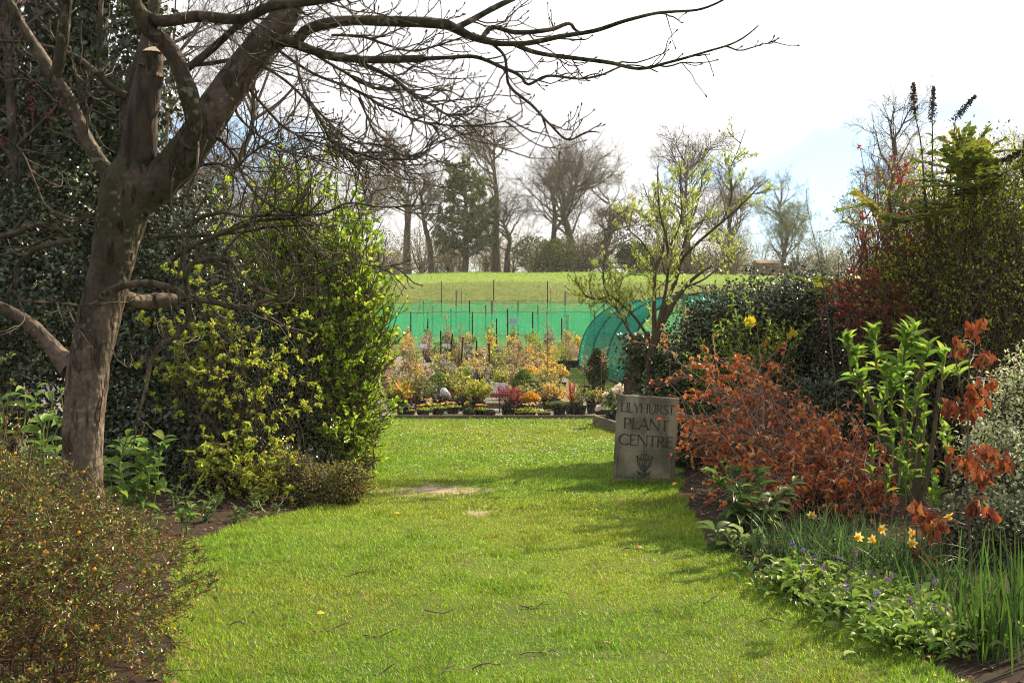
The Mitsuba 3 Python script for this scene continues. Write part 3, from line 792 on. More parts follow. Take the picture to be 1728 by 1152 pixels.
def tunnel():
    k = thing('net_tunnel', 'teal shade net tunnel on curved hoops at the right of the plant beds', 'tunnel')
    A = np.array([*G(977, 621)])
    B = np.array([*G(1052, 652)])
    ax = B - A
    L = np.linalg.norm(ax) + 0.2
    ax /= np.linalg.norm(ax)
    pr = np.array([-ax[1], ax[0]])
    pr = pr if pr[0] > 0 else -pr
    W, H = 4.8, 2.30

    def arc(s, t):
        a = np.pi * t
        # straight-ish flanks, rounded shoulder
        x = W / 2 - W / 2 * np.sign(np.cos(a)) * np.abs(np.cos(a)) ** 0.86
        z = H * np.abs(np.sin(a)) ** 0.80
        xy = A[None] + ax[None] * s[:, None] + pr[None] * x[:, None]
        return np.stack([xy[:, 0], xy[:, 1], z - 0.02], 1)

    hoops = np.linspace(0, L, 4)
    for s in hoops:
        t = np.linspace(0, 1, 30)
        put('hoop', tubes(arc(np.full(30, s), t)[None], 0.032, 6, (0.02, 0.10, 0.09), 0), 'matt', k, True)
    col = (0.004, 0.30, 0.23)
    step, th = 0.030, 0.018
    n = int(L / step)
    K = 26
    t = np.linspace(0, 1, K + 1)
    S = (np.arange(n) + 0.5) * L / n
    V = np.array([arc(np.full(K + 1, s), t) for s in S])
    sag = 0.05 * np.abs(np.sin((S / (L / 3)) * np.pi))[:, None] * np.sin(np.pi * t)[None]
    V[..., 2] -= sag
    u = np.array([ax[0], ax[1], 0]) * th / 2
    v1 = np.stack([V - u, V + u], 2).reshape(-1, 3)
    i, j = np.meshgrid(np.arange(n), np.arange(K), indexing='ij')
    w = (K + 1) * 2
    q = np.stack([i * w + 2 * j, i * w + 2 * j + 1, i * w + 2 * j + 3, i * w + 2 * j + 2], -1).reshape(-1, 4)
    f1 = np.vstack([q[:, [0, 1, 2]], q[:, [0, 2, 3]]])
    # threads along the tunnel
    m = 330
    tt = (np.arange(m) + 0.5) / m
    sel = np.linspace(0, L, 26)
    lo = np.array([arc(sel, np.full(26, a - 0.35 / m)) for a in tt])
    hi = np.array([arc(sel, np.full(26, a + 0.35 / m)) for a in tt])
    sg = 0.05 * np.abs(np.sin((sel / (L / 3)) * np.pi))[None] * np.sin(np.pi * tt)[:, None] + 0.003
    lo[..., 2] -= sg
    hi[..., 2] -= sg
    v2 = np.stack([lo, hi], 2).reshape(-1, 3)
    i, j = np.meshgrid(np.arange(m), np.arange(25), indexing='ij')
    q = np.stack([i * 52 + 2 * j, i * 52 + 2 * j + 1, i * 52 + 2 * j + 3, i * 52 + 2 * j + 2], -1).reshape(-1, 4)
    f2 = np.vstack([q[:, [0, 1, 2]], q[:, [0, 2, 3]]]) + len(v1)
    v = np.vstack([v1, v2])
    put('netting', (v, np.vstack([f1, f2]), np.tile(col, (len(v), 1))), 'net_thread', k)
    put('base_rail', tubes(np.array([[[*A, 0.06], [*(A + ax * L), 0.06]]]), 0.05, 4, (0.05, 0.06, 0.05), 0, cap=True), 'matt', k)


tunnel()

# ------------------------------------------------------------------ the pruned tree at the left
TD = 8.3


def deadwood_fn(p, n, uv):
    s = mikit.fbm(p.x * 30, p.y * 30, p.z * 6, 4)
    return mikit.mix((0.014, 0.011, 0.008), (0.075, 0.052, 0.038), mikit.smoothstep(0.25, 0.75, s))


scene['deadwood'] = {'type': 'bumpmap', 'arbitrary': mikit.proc(lambda p, n, uv: mikit.fbm(p.x * 30, p.y * 30, p.z * 6, 4), 2e-3), 'scale': 0.02, 'inner': two({'type': 'principled', 'base_color': mikit.proc(deadwood_fn), 'roughness': 0.8})}


def rows(r, d0=TD):
    r = np.array(r, float)
    p = P(r[:, 0], r[:, 1], d0 + r[:, 2])
    return np.hstack([p, (r[:, 3] / 2 / F * (d0 + r[:, 2]))[:, None]])


def left_tree():
    rng = np.random.default_rng(61)
    k = thing('pruned_tree', 'big leafless tree with a forked trunk, sawn stump and long bare branches', 'tree')
    m = limb(rows([(150, 985, 0, 116), (146, 935, 0, 88), (141, 860, 0, 72), (139, 780, 0, 66), (147, 640, 0, 70), (166, 540, 0, 70), (181, 480, 0, 68), (197, 410, 0, 76), (206, 360, 0, 84), (216, 318, 0, 88), (226, 285, 0, 76), (230, 262, 0, 48)]), 110, 44, knots=0.06, seed=2)[0]
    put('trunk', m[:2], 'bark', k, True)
    main = {}

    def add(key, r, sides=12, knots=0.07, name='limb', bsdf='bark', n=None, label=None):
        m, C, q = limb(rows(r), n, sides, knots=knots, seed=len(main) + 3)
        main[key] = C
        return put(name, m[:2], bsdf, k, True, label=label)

    add('stump', [(220, 380, 0.16, 50), (226, 340, 0.10, 60), (233, 292, .03, 62), (237, 225, -.06, 58), (244, 170, -.1, 47), (252, 128, -.1, 45), (255, 112, -.11, 42)], 30, 0.10, n=60, bsdf='deadwood', label='sawn off dead limb with stripped reddish wood')
    st = add('stub', [(256, 130, -.12, 38), (257, 110, -.12, 37), (258, 89, -.12, 36)], 16, 0.02, name='stump_top', bsdf='bark', n=8)
    c = P(258, 89, TD - .12)
    disc = lathe([(0, 0.012), (0.055, 0.012), (0.066, 0.008), (0.069, 0.0)], 20)
    rot = trimesh.transformations.rotation_matrix(0.68, [1, 0, 0])[:3, :3]
    put('cut_face', (disc[0] @ rot.T + c, disc[1]), 'matt', k, color=(0.62, 0.52, 0.38), label='pale sawn face on top of the stump')
    add('back', [(214, 230, .1, 26), (214, 190, .12, 26), (235, 110, .15, 24), (252, 50, .2, 21), (268, -30, .25, 17)])
    add('right', [(232, 345, 0, 62), (262, 310, 0, 68), (293, 283, 0, 66), (335, 228, .02, 62), (362, 185, .05, 60), (390, 145, .08, 58), (433, 86, .12, 52), (478, 32, .15, 46), (505, -25, .2, 40), (530, -90, .3, 32)], 18, 0.05, n=60)
    add('green', [(318, 245, -.1, 30), (328, 207, -.15, 32), (320, 165, -.18, 31), (304, 118, -.2, 30), (288, 86, -.22, 29), (266, 62, -.24, 31), (247, 42, -.25, 33), (236, 20, -.26, 24), (212, -20, -.3, 19)], 14, 0.12, label='mossy green limb curving up over the stump')
    add('top', [(244, 24, -.26, 17), (277, 36, -.3, 20), (333, 28, -.35, 20), (400, 33, -.4, 18), (467, 9, -.45, 17), (530, 2, -.5, 15), (620, -14, -.55, 11)], 10)
    add('mid', [(500, 72, .15, 20), (520, 50, .12, 19), (575, 36, .05, 18), (660, 36, -.05, 18), (750, 41, -.1, 17), (775, 52, -.12, 15), (800, 64, -.14, 12), (850, 74, -.2, 9), (880, 74, -.22, 8.5), (950, 61, -.28, 8), (1000, 53, -.3, 7), (1060, 34, -.35, 6), (1120, 21, -.4, 5), (1170, 18, -.4, 4), (1228, -4, -.45, 3)], 10, n=90, label='long level branch reaching far right across the sky')
    add('low', [(462, 78, .1, 24), (478, 70, .06, 19), (520, 83, 0, 16), (576, 98, -.1, 14), (640, 101, -.15, 13), (716, 99, -.2, 12.5)], 10)
    add('low_tip', [(714, 99, -.2, 7.5), (760, 97, -.22, 7), (790, 95, -.24, 6.5), (850, 115, -.27, 6), (880, 130, -.3, 5.5), (890, 143, -.3, 5), (925, 128, -.33, 4.5), (980, 133, -.35, 4), (1010, 128, -.36, 3.5), (1060, 110, -.4, 2.5), (1110, 122, -.42, 2)], 7, n=50)
    add('far', [(868, 75, -.2, 8), (910, 90, -.24, 7.5), (960, 97, -.28, 7), (1030, 106, -.32, 6.5), (1080, 116, -.34, 5.5), (1130, 105, -.36, 5), (1190, 88, -.4, 4), (1240, 72, -.42, 3), (1280, 43, -.45, 1.8)], 7, n=50)
    add('loop', [(812, 68, -.14, 8), (835, 46, -.1, 8), (870, 55, -.06, 8), (930, 50, 0, 7), (962, 40, .05, 6), (972, 52, .08, 5), (986, 56, .1, 3)], 8, n=30)
    add('upper', [(772, 46, -.1, 11), (800, 32, -.05, 10.5), (835, 13, 0, 9.5), (880, -8, .05, 8)], 8)
    add('hang', [(606, 106, -.1, 7), (630, 116, -.12, 7.5), (660, 131, -.15, 7), (700, 161, -.2, 6), (731, 179, -.22, 5), (760, 194, -.25, 3.5), (800, 192, -.28, 2.5)], 7)
    add('drop', [(832, 76, -.18, 5), (853, 100, -.2, 5), (857, 138, -.22, 5), (900, 180, -.26, 4.8), (930, 212, -.3, 4.2), (960, 236, -.32, 3.5), (998, 222, -.35, 2.5), (1012, 224, -.36, 1.5)], 7, n=40)
    add('cross', [(310, 120, .25, 14), (355, 85, .2, 13), (400, 45, .15, 12), (440, 18, .1, 10), (470, -10, .05, 9)], 9)
    add('cross_low', [(300, 112, .3, 9), (345, 108, .25, 8), (392, 101, .2, 7)], 8)
    add('left', [(206, 322, .02, 40), (190, 300, .05, 38), (173, 280, .08, 28), (147, 238, .1, 24), (117, 168, .14, 23), (91, 132, .16, 24), (72, 98, .18, 20), (34, 38, .2, 17), (6, -18, .22, 14)], 12, 0.10)
    add('left_fork', [(92, 138, .16, 18), (103, 85, .1, 21), (109, 40, .08, 20), (114, -20, .05, 18)], 10)
    add('hook', [(212, 162, .06, 14), (196, 152, .04, 12), (174, 134, .02, 11), (167, 100, 0, 9), (169, 40, 0, 8.5), (171, -20, 0, 8)], 8)
    add('hook_low', [(205, 158, .1, 12), (180, 140, .14, 11), (158, 119, .2, 10), (130, 97, .25, 8), (84, 80, .3, 7), (0, 70, .4, 5)], 8)
    add('left_low', [(120, 620, .02, 44), (100, 600, .04, 32), (74, 570, .08, 27), (44, 541, .12, 24), (22, 529, .15, 22), (-20, 508, .25, 20)], 12, 0.1, label='low limb bending away to the left')
    add('droop', [(172, 502, -.20, 13), (186, 490, -.30, 14), (210, 482, -.36, 13), (250, 478, -.42, 13), (290, 487, -.48, 12.5), (320, 501, -.52, 12), (367, 511, -.6, 10), (400, 519, -.65, 10), (423, 521, -.68, 9.5), (443, 508, -.7, 9), (467, 504, -.72, 7), (483, 485, -.74, 5), (530, 465, -.78, 4), (590, 442, -.85, 3), (640, 450, -.9, 2.4), (690, 440, -.95, 1.6)], 9, 0.12, n=80, label='drooping front branch low on the trunk')
    add('droop_up', [(320, 501, -.52, 9), (314, 476, -.55, 10), (320, 450, -.58, 10), (335, 440, -.6, 10.5), (365, 437, -.62, 10), (387, 440, -.64, 8), (407, 467, -.66, 6.5), (432, 484, -.68, 5.5), (470, 500, -.7, 4)], 8, 0.14, n=44)
    add('lichen', [(195, 500, .1, 22), (222, 506, .15, 25), (240, 509, .2, 22), (270, 506, .28, 24), (300, 507, .34, 20)], 12, 0.2, label='broken lichen covered stub behind the trunk')
    add('left_arc', [(-15, 402, -.4, 12), (30, 392, -.4, 11), (60, 378, -.4, 10), (90, 384, -.35, 10), (120, 402, -.3, 8), (134, 408, -.3, 6)], 8, 0.1)
    add('left_arc_low', [(133, 406, -.5, 9), (84, 413, -.5, 9), (45, 430, -.5, 8.5), (28, 460, -.5, 8), (25, 492, -.5, 8), (38, 508, -.5, 6)], 8, 0.12)
    tw = {}
    col = (0.065, 0.054, 0.034)
    hang = [[(470, 84, .05, 5), (530, 125, 0, 5), (600, 152, -.1, 4.5), (650, 181, -.2, 4.2), (720, 207, -.3, 3.6), (790, 213, -.35, 3), (850, 205, -.4, 2.4), (883, 186, -.45, 1.6)],
            [(440, 110, .1, 5), (480, 135, .05, 4.8), (540, 192, 0, 4), (600, 240, -.1, 3.5), (650, 246, -.2, 3), (690, 265, -.25, 2.4), (722, 246, -.3, 2), (742, 222, -.35, 1.5)],
            [(420, 150, .1, 5), (455, 190, .05, 5), (480, 216, 0, 4), (530, 239, -.1, 3.4), (580, 250, -.2, 3), (640, 268, -.3, 2.4), (700, 270, -.35, 1.8), (735, 235, -.4, 1.2)],
            [(500, 95, -.05, 5), (512, 150, -.1, 4.5), (530, 185, -.15, 4.2), (545, 212, -.2, 4), (560, 240, -.25, 3), (620, 262, -.3, 2)],
            [(402, 163, .1, 6), (398, 185, .12, 5), (420, 215, .15, 4.5), (455, 240, .18, 3.5), (500, 262, .2, 3), (560, 275, .25, 2)],
            [(520, 84, 0, 5), (575, 118, .1, 4.5), (640, 150, .15, 4), (700, 152, .2, 3), (740, 145, .25, 2)],
            [(560, 60, 0, 5), (610, 62, .1, 5), (650, 75, .15, 4.5), (690, 86, .2, 4), (760, 70, .25, 3), (800, 55, .3, 2)],
            [(605, 165, 0, 4), (630, 220, .05, 3), (640, 243, .05, 2.4)],
            [(343, 222, .1, 9), (372, 236, 0, 7), (400, 270, -.1, 6), (412, 300, -.15, 5), (440, 335, -.2, 4), (500, 360, -.3, 3)],
            [(330, 282, -.1, 5), (365, 276, -.2, 5), (395, 284, -.25, 4.5), (420, 262, -.3, 4), (470, 232, -.35, 2.5)],
            [(312, 385, -.4, 8), (345, 365, -.42, 8), (378, 358, -.45, 7.5), (410, 365, -.5, 7), (470, 363, -.55, 6), (540, 362, -.6, 4.5), (590, 342, -.65, 4), (650, 350, -.7, 3), (700, 347, -.75, 2.5), (745, 345, -.8, 1.6)],
            [(290, 440, -.4, 8), (340, 408, -.42, 8), (400, 385, -.46, 7), (440, 372, -.5, 6), (500, 368, -.55, 4.5), (545, 335, -.6, 3)],
            [(250, 398, -.25, 8), (330, 398, -.3, 7), (400, 393, -.36, 6), (460, 383, -.4, 5), (530, 380, -.46, 3)],
            [(372, 438, -.55, 5), (400, 400, -.55, 5), (430, 375, -.55, 4), (470, 350, -.55, 3)],
            [(322, 500, -.5, 8), (318, 535, -.48, 8), (300, 565, -.44, 8), (270, 585, -.4, 9), (255, 610, -.35, 9), (245, 660, -.3, 6), (225, 720, -.25, 4)],
            [(310, 486, -.5, 5), (312, 430, -.5, 5), (322, 380, -.5, 4.5), (350, 330, -.5, 4)],
            [(0, 430, -.2, 4), (60, 412, -.2, 4), (120, 380, -.2, 4), (160, 360, -.1, 4)],
            [(40, 508, -.5, 5), (100, 512, -.55, 5), (130, 516, -.58, 4.5), (165, 508, -.55, 4)],
            [(-10, 225, .4, 4), (30, 250, .4, 4), (60, 310, .35, 4), (75, 345, .3, 4), (110, 365, .2, 5), (160, 385, .05, 5)],
            [(120, 110, .1, 6), (140, 160, .1, 5.5), (150, 205, .1, 5), (145, 225, .1, 4)],
            [(330, 345, -.3, 5), (316, 330, -.3, 5), (333, 280, -.32, 5), (334, 240, -.2, 4)]]
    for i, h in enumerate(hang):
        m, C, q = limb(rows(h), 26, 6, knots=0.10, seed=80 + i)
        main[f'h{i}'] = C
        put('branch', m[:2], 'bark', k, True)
    # twigs with up-turned tips
    n_ = lambda names: [resample(main[a][0], 24)[None] for a in names]
    sky_b = np.concatenate(n_(['mid', 'low', 'low_tip', 'far', 'loop', 'upper', 'hang', 'drop', 'top', 'cross'] + [f'h{i}' for i in range(0, 8)]))
    dense = np.concatenate(n_(['low', 'hang', 'top', 'right', 'cross'] + [f'h{i}' for i in range(0, 10)]))
    low_b = np.concatenate(n_(['droop', 'droop_up', 'left_arc', 'left_arc_low', 'left', 'hook', 'hook_low', 'left_fork'] + [f'h{i}' for i in range(8, 21)]))
    kw = dict(k=9, wob=0.16, up=-0.02, up_end=0.30)
    d1, _, _ = sprout(rng, dense, 180, (0.25, 0.85), spread=0.75, t0=0.25, along=0.75, zero_up=-0.25, taper=0.3, bias=(0.2, 0, 0), **kw)
    s1, _, _ = sprout(rng, sky_b, 120, (0.12, 0.45), spread=0.7, t0=0.15, t1=0.86, along=0.9, zero_up=-0.1, taper=0.3, **kw)
    l1, _, _ = sprout(rng, low_b, 130, (0.15, 0.7), spread=0.8, t0=0.15, along=0.7, zero_up=0.0, taper=0.3, **kw)
    d2, _, _ = sprout(rng, np.concatenate([d1, s1]), 800, (0.06, 0.30), spread=0.7, t0=0.15, k=6, wob=0.2, up=0.04, up_end=0.35, along=0.8, taper=0.3)
    l2, _, _ = sprout(rng, l1, 240, (0.06, 0.26), spread=0.7, t0=0.2, k=6, wob=0.2, up=0.04, up_end=0.2, along=0.8, taper=0.3)
    t1 = np.concatenate([d1, s1, l1])
    t2 = np.concatenate([d2, l2])
    buds_at = np.concatenate([t1[:, -1], t2[:, -1]])
    bud_d = np.concatenate([unit(t1[:, -1] - t1[:, -2]), unit(t2[:, -1] - t2[:, -2])])
    bl = 0.022
    buds = np.stack([buds_at - bud_d * 0.004, buds_at + bud_d * bl * 0.45, buds_at + bud_d * bl], 1)
    put('twigs', join([tubes(t1, taper(len(t1), 9, 0.0056, 0.0028), 4, col, 0.2, rng), tubes(t2, taper(len(t2), 6, 0.0036, 0.0020), 4, (0.075, 0.06, 0.038), 0.2, rng),
                       tubes(buds, np.tile([0.0025, 0.0055, 0.0008], (len(buds), 1)), 5, (0.11, 0.09, 0.05), 0.2, rng)]), 'twig', k, True, kind='stuff')
    return k


left_tree()


# ------------------------------------------------------------------ bushes behind and around it
def bush_mass(name, label, cat, blobs, seed, bsdf, cols, size, tpl=DIAMOND, wr=0.6, stems=40, base=None, stem_col=(0.06, 0.045, 0.03), outward=0.6, n_parts=0, zmin=0.02, shell=0.25, nrm_up=0.8, p=None, lump=0.6):
    """A dense shrub: leaves through lumpy blobs (n, centre, radii), woody stems inside."""
    rng = np.random.default_rng(seed)
    k = thing(name, label, cat)
    ms, tips = [], []
    for i, (n, c, r) in enumerate(blobs):
        pos, dv = in_blob(rng, n, c, r, shell, lump, seed + i, zmin)
        nrm = unit(dv * outward + rnd_dir(rng, n) * 0.6 + [0, 0, nrm_up])
        d = unit(rnd_dir(rng, n) + dv * 0.5 + [0, 0, -0.25])
        ms.append(leaves(pos, d, nrm, size * rng.uniform(0.6, 1.35, n), size * wr * rng.uniform(0.8, 1.2, n), tint(rng, n, *cols, p=p), tpl))
        tips.append(in_blob(rng, max(6, stems // len(blobs)), c, np.asarray(r) * 0.9, 0.3, 0.2, seed, zmin)[0])
    put_leaves(k, join(ms), bsdf, n_parts, tpl)
    tips = np.concatenate(tips)
    b = np.array(base if base is not None else [*blobs[0][1][:2], -0.05], float)
    bb = b + rng.normal(0, 0.12, (len(tips), 3)) * [1, 1, 0]
    C = to_tips(rng, bb, tips, 8)
    c2, _, _ = sprout(rng, C, len(tips) * 6, (0.15, 0.5), spread=0.8, t0=0.3, k=5, wob=0.2, up=0.05)
    put('stems', join([tubes(C, taper(len(C), 8, 0.018, 0.005), 5, stem_col, 0.2, rng), tubes(c2, taper(len(c2), 5, 0.006, 0.0025), 3, stem_col, 0.2, rng)]), 'twig', k, True, kind='stuff')
    return k


IVYC = [(0.022, 0.045, 0.015), (0.032, 0.06, 0.018), (0.018, 0.034, 0.013), (0.055, 0.085, 0.02)]


def left_masses():
    rng = np.random.default_rng(71)
    # ivy clad trees at the top left corner
    for nm, px, d, blobs, lab in (
            ('ivy_clad_tree', 160, 14.6, [(9000, P(160, 70, 14.6), (0.85, 0.7, 2.2)), (6000, P(140, 330, 14.4), (0.9, 0.6, 1.6))], 'tree trunk swathed in dark glossy ivy behind the cut stump'),
            ('ivy_clad_tree', 10, 15.6, [(7000, P(20, 60, 15.6), (0.8, 0.7, 2.3)), (5000, P(-30, 330, 15.4), (1.0, 0.6, 1.7))], 'second ivy swathed tree in the top left corner of the view')):
        k = bush_mass(nm, lab, 'tree', blobs, 72 + px, 'leaf_glossy', IVYC, 0.075, IVY, 0.9, 30, (*P(px, 540, d)[:2], -0.05), outward=0.9, shell=0.55)
        x, y, _ = P(px, 540, d)
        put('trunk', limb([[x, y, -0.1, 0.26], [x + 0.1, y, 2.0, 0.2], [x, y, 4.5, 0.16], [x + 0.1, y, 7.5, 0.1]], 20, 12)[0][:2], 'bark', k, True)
    bush_mass('holly_bush', 'big dark glossy holly bush filling the space behind the trunk', 'bush',
              [(11500, P(40, 470, 13.6), (1.25, 0.8, 1.15)), (10000, P(265, 430, 13.9), (0.95, 0.7, 1.0)), (9500, P(310, 560, 13.2), (0.95, 0.6, 0.8)), (8500, P(120, 640, 12.9), (1.5, 0.6, 0.8)), (7500, P(270, 740, 12.4), (1.1, 0.5, 0.6))],
              73, 'leaf_glossy', IVYC, 0.054, HOLLY, 0.7, 120, (-3.6, 13.2, -0.05), outward=0.8, shell=0.45)
    bush_mass('holly_bush', 'dark glossy bush low behind the yellow green elder sprays', 'bush',
              [(9000, P(420, 640, 13.0), (0.75, 0.5, 0.75)), (3500, P(505, 745, 12.9), (0.5, 0.4, 0.42)), (7000, P(380, 780, 12.2), (0.8, 0.4, 0.45))],
              74, 'leaf_glossy', IVYC, 0.040, HOLLY, 0.65, 90, (-2.6, 12.8, -0.05), outward=0.8, shell=0.45)
    # red flowering tree seen in gaps at the top left
    k = thing('flowering_tree', 'slender tree with small red flower clusters at the top left, in front of the ivy', 'tree')
    x, y = P(-10, 540, 13.9)[:2]
    m, C, _ = limb([[x, y, -0.1, 0.06], [x + 0.25, y, 2.5, 0.05], [x + 0.15, y, 5.0, 0.04], [x + 0.5, y, 6.0, 0.02]], 20, 8)
    put('trunk', m[:2], 'bark', k, True)
    c1, _, _ = sprout(rng, C, 26, (0.7, 1.6), spread=0.8, t0=0.45, k=7, wob=0.15, up=0.04)
    c2, _, _ = sprout(rng, c1, 160, (0.2, 0.6), spread=0.7, t0=0.2, k=5, wob=0.2, up=0.05)
    put('twigs', join([tubes(c1, taper(len(c1), 7, 0.018, 0.007), 5, (0.10, 0.07, 0.05), 0.2, rng), tubes(c2, taper(len(c2), 5, 0.006, 0.003), 4, (0.12, 0.07, 0.06), 0.2, rng)]), 'twig', k, True, kind='stuff')
    e = np.repeat(c2[rng.permutation(160)[:60], -1], 14, 0) + rng.normal(0, 0.035, (840, 3))
    put('blossom', leaves(e, rnd_dir(rng, 840), rnd_dir(rng, 840), 0.026, 0.02, tint(rng, 840, (0.35, 0.03, 0.05), (0.25, 0.02, 0.03), (0.42, 0.07, 0.09))), 'petal', k, kind='stuff')

    # lime green shrub
    k = thing('lime_green_shrub', 'tall bushy shrub with bright lime green leaves beside the lawn on the left', 'shrub')
    tips = np.concatenate([in_blob(rng, 300, P(545, 460, 13.4), (0.80, 0.6, 1.25), 0.4, 0.3, 5)[0], in_blob(rng, 210, P(590, 640, 13.3), (0.58, 0.55, 0.85), 0.35, 0.25, 6)[0], in_blob(rng, 130, P(565, 705, 13.1), (0.55, 0.5, 0.55), 0.3, 0.25, 18)[0], in_blob(rng, 80, P(634, 560, 13.4), (0.30, 0.4, 0.72), 0.3, 0.3, 20)[0], in_blob(rng, 90, P(590, 750, 12.9), (0.44, 0.45, 0.36), 0.3, 0.25, 19, 0.08)[0], in_blob(rng, 90, P(440, 400, 13.6), (0.6, 0.4, 0.75), 0.3, 0.3, 8)[0], in_blob(rng, 60, P(480, 330, 13.5), (0.42, 0.4, 0.55), 0.3, 0.3, 7)[0]])
    tips = np.concatenate([tips, P([690, 672, 640, 628, 655, 690, 425, 455, 470, 545, 618, 600, 565], [500, 470, 640, 705, 690, 560, 268, 262, 290, 245, 290, 300, 262], 13.4)])
    n = len(tips)
    b = np.array([*P(548, 540, 13.4)[:2], -0.05]) + rng.normal(0, 0.16, (n, 3)) * [1, 1, 0]
    C = to_tips(rng, b, tips, 9, 0.02, 0.15)
    c2, _, _ = sprout(rng, C, 2300, (0.12, 0.42), spread=0.9, t0=0.35, k=5, wob=0.15, up=0.10, along=0.9, taper=0.4)
    put('stems', join([tubes(C, taper(n, 9, 0.014, 0.004), 5, (0.10, 0.08, 0.05), 0.2, rng), tubes(c2, taper(len(c2), 5, 0.0045, 0.002), 3, (0.16, 0.13, 0.06), 0.2, rng)]), 'twig', k, True, kind='stuff')
    nl = 22500
    p, d, nn = leaf_on(rng, np.concatenate([c2, c2, C[:, 4:]]), nl, 0.2, 1.0, 0.6, 0.9, 0.15)
    put_leaves(k, leaves(p, d, nn, 0.060 * rng.uniform(0.45, 1.35, nl), 0.038 * rng.uniform(0.8, 1.2, nl), tint(rng, nl, (0.40, 0.56, 0.035), (0.32, 0.50, 0.035), (0.50, 0.62, 0.06), (0.22, 0.37, 0.03), (0.14, 0.24, 0.03)), OVATE), 'leaf', 300, OVATE)

    # elder sprays
    k = thing('elder_bush', 'yellow green leafy sprays of a sparse bush in front of the dark holly', 'bush')
    tips = np.concatenate([in_blob(rng, 70, P(430, 620, 11.95), (0.80, 0.45, 0.72), 0.2, 0.4, 9)[0], in_blob(rng, 90, P(400, 785, 11.4), (0.62, 0.35, 0.36), 0.2, 0.3, 10)[0], in_blob(rng, 40, P(470, 800, 11.2), (0.34, 0.28, 0.27), 0.2, 0.3, 13)[0], in_blob(rng, 34, P(255, 590, 12.2), (0.4, 0.3, 0.55), 0.2, 0.3, 11)[0], in_blob(rng, 30, P(335, 480, 12.2), (0.45, 0.3, 0.4), 0.2, 0.3, 12)[0]])
    n = len(tips)
    C = to_tips(rng, np.array([*P(400, 540, 12.2)[:2], -0.05]) + rng.normal(0, 0.2, (n, 3)) * [1.3, 0.8, 0], tips, 9, 0.05)
    c2, _, _ = sprout(rng, C, 620, (0.08, 0.34), spread=1.0, t0=0.5, k=5, wob=0.15, up=-0.01, along=0.6, bias=(0.2, -0.15, 0))
    put('stems', join([tubes(C, taper(n, 9, 0.008, 0.002), 5, (0.06, 0.045, 0.03), 0.2, rng), tubes(c2, taper(len(c2), 5, 0.0035, 0.0018), 3, (0.14, 0.11, 0.05), 0.2, rng)]), 'twig', k, True, kind='stuff')
    nl = 7800
    p, d, nn = leaf_on(rng, c2, nl, 0.3, 1.0, 0.7, 0.8, 0.1)
    put_leaves(k, leaves(p, d, nn, 0.040 * rng.uniform(0.55, 1.3, nl), 0.027 * rng.uniform(0.8, 1.2, nl), tint(rng, nl, (0.54, 0.60, 0.07), (0.45, 0.55, 0.06), (0.58, 0.57, 0.11), (0.30, 0.42, 0.05)), OVATE), 'leaf', 250, OVATE)
    bush_mass('spirea_bush', 'low rounded bush with small golden and rusty leaves at the lawn edge', 'bush',
              [(3600, P(553, 822, 11.25), (0.34, 0.3, 0.21)), (1400, P(485, 795, 11.4), (0.24, 0.25, 0.2)), (1500, P(590, 812, 11.2), (0.2, 0.24, 0.17))],
              77, 'leaf', [(0.26, 0.29, 0.05), (0.17, 0.24, 0.04), (0.36, 0.28, 0.08), (0.28, 0.15, 0.06), (0.10, 0.15, 0.03)], 0.028, DIAMOND, 0.55, 80, shell=0.3)


left_masses()


def rosette(name, label, cat, x, y, h, n, size, cols, seed, tpl=LONG, wr=0.34, bsdf='leaf', stems=5, spread=0.10, whorls=True, z0=0.0, droop=0.3, group=None):
    """A leafy herb: upright stems carrying large leaves, each leaf a part."""
    rng = np.random.default_rng(seed)
    k = thing(name, label, cat, group)
    tips = np.array([x, y, z0 + h]) + rng.normal(0, 1, (stems, 3)) * [spread, spread, 0.1 * h]
    tips[:, 2] *= rng.uniform(0.75, 1.0, stems)
    C = to_tips(rng, np.array([x, y, z0 - 0.02]) + rng.normal(0, spread * 0.4, (stems, 3)) * [1, 1, 0], tips, 7)
    put('stem', tubes(C, taper(stems, 7, 0.008, 0.004), 5, (0.16, 0.20, 0.06), 0.1, rng), 'twig', k, True)
    who = rng.integers(0, stems, n)
    t = rng.uniform(0.08, 1, n) ** 0.8 * 5.99
    i = t.astype(int)
    pos = C[who, i] + (C[who, i + 1] - C[who, i]) * (t - i)[:, None]
    az = rng.uniform(0, 2 * np.pi, n)
    rise = -droop + 1.0 * (t / 6) + rng.normal(0, 0.22, n)
    d = np.stack([np.cos(az), np.sin(az), rise], 1)
    sz = size * rng.uniform(0.6, 1.2, n) * (1.1 - 0.45 * t / 6)
    m = leaves(pos, d, unit(rng.normal(0, 0.25, (n, 3)) + [0, 0, 1] - unit(d) * 0.2), sz, sz * wr, tint(rng, n, *cols), tpl)
    put_leaves(k, m, bsdf, n, tpl, smooth=True)
    return k


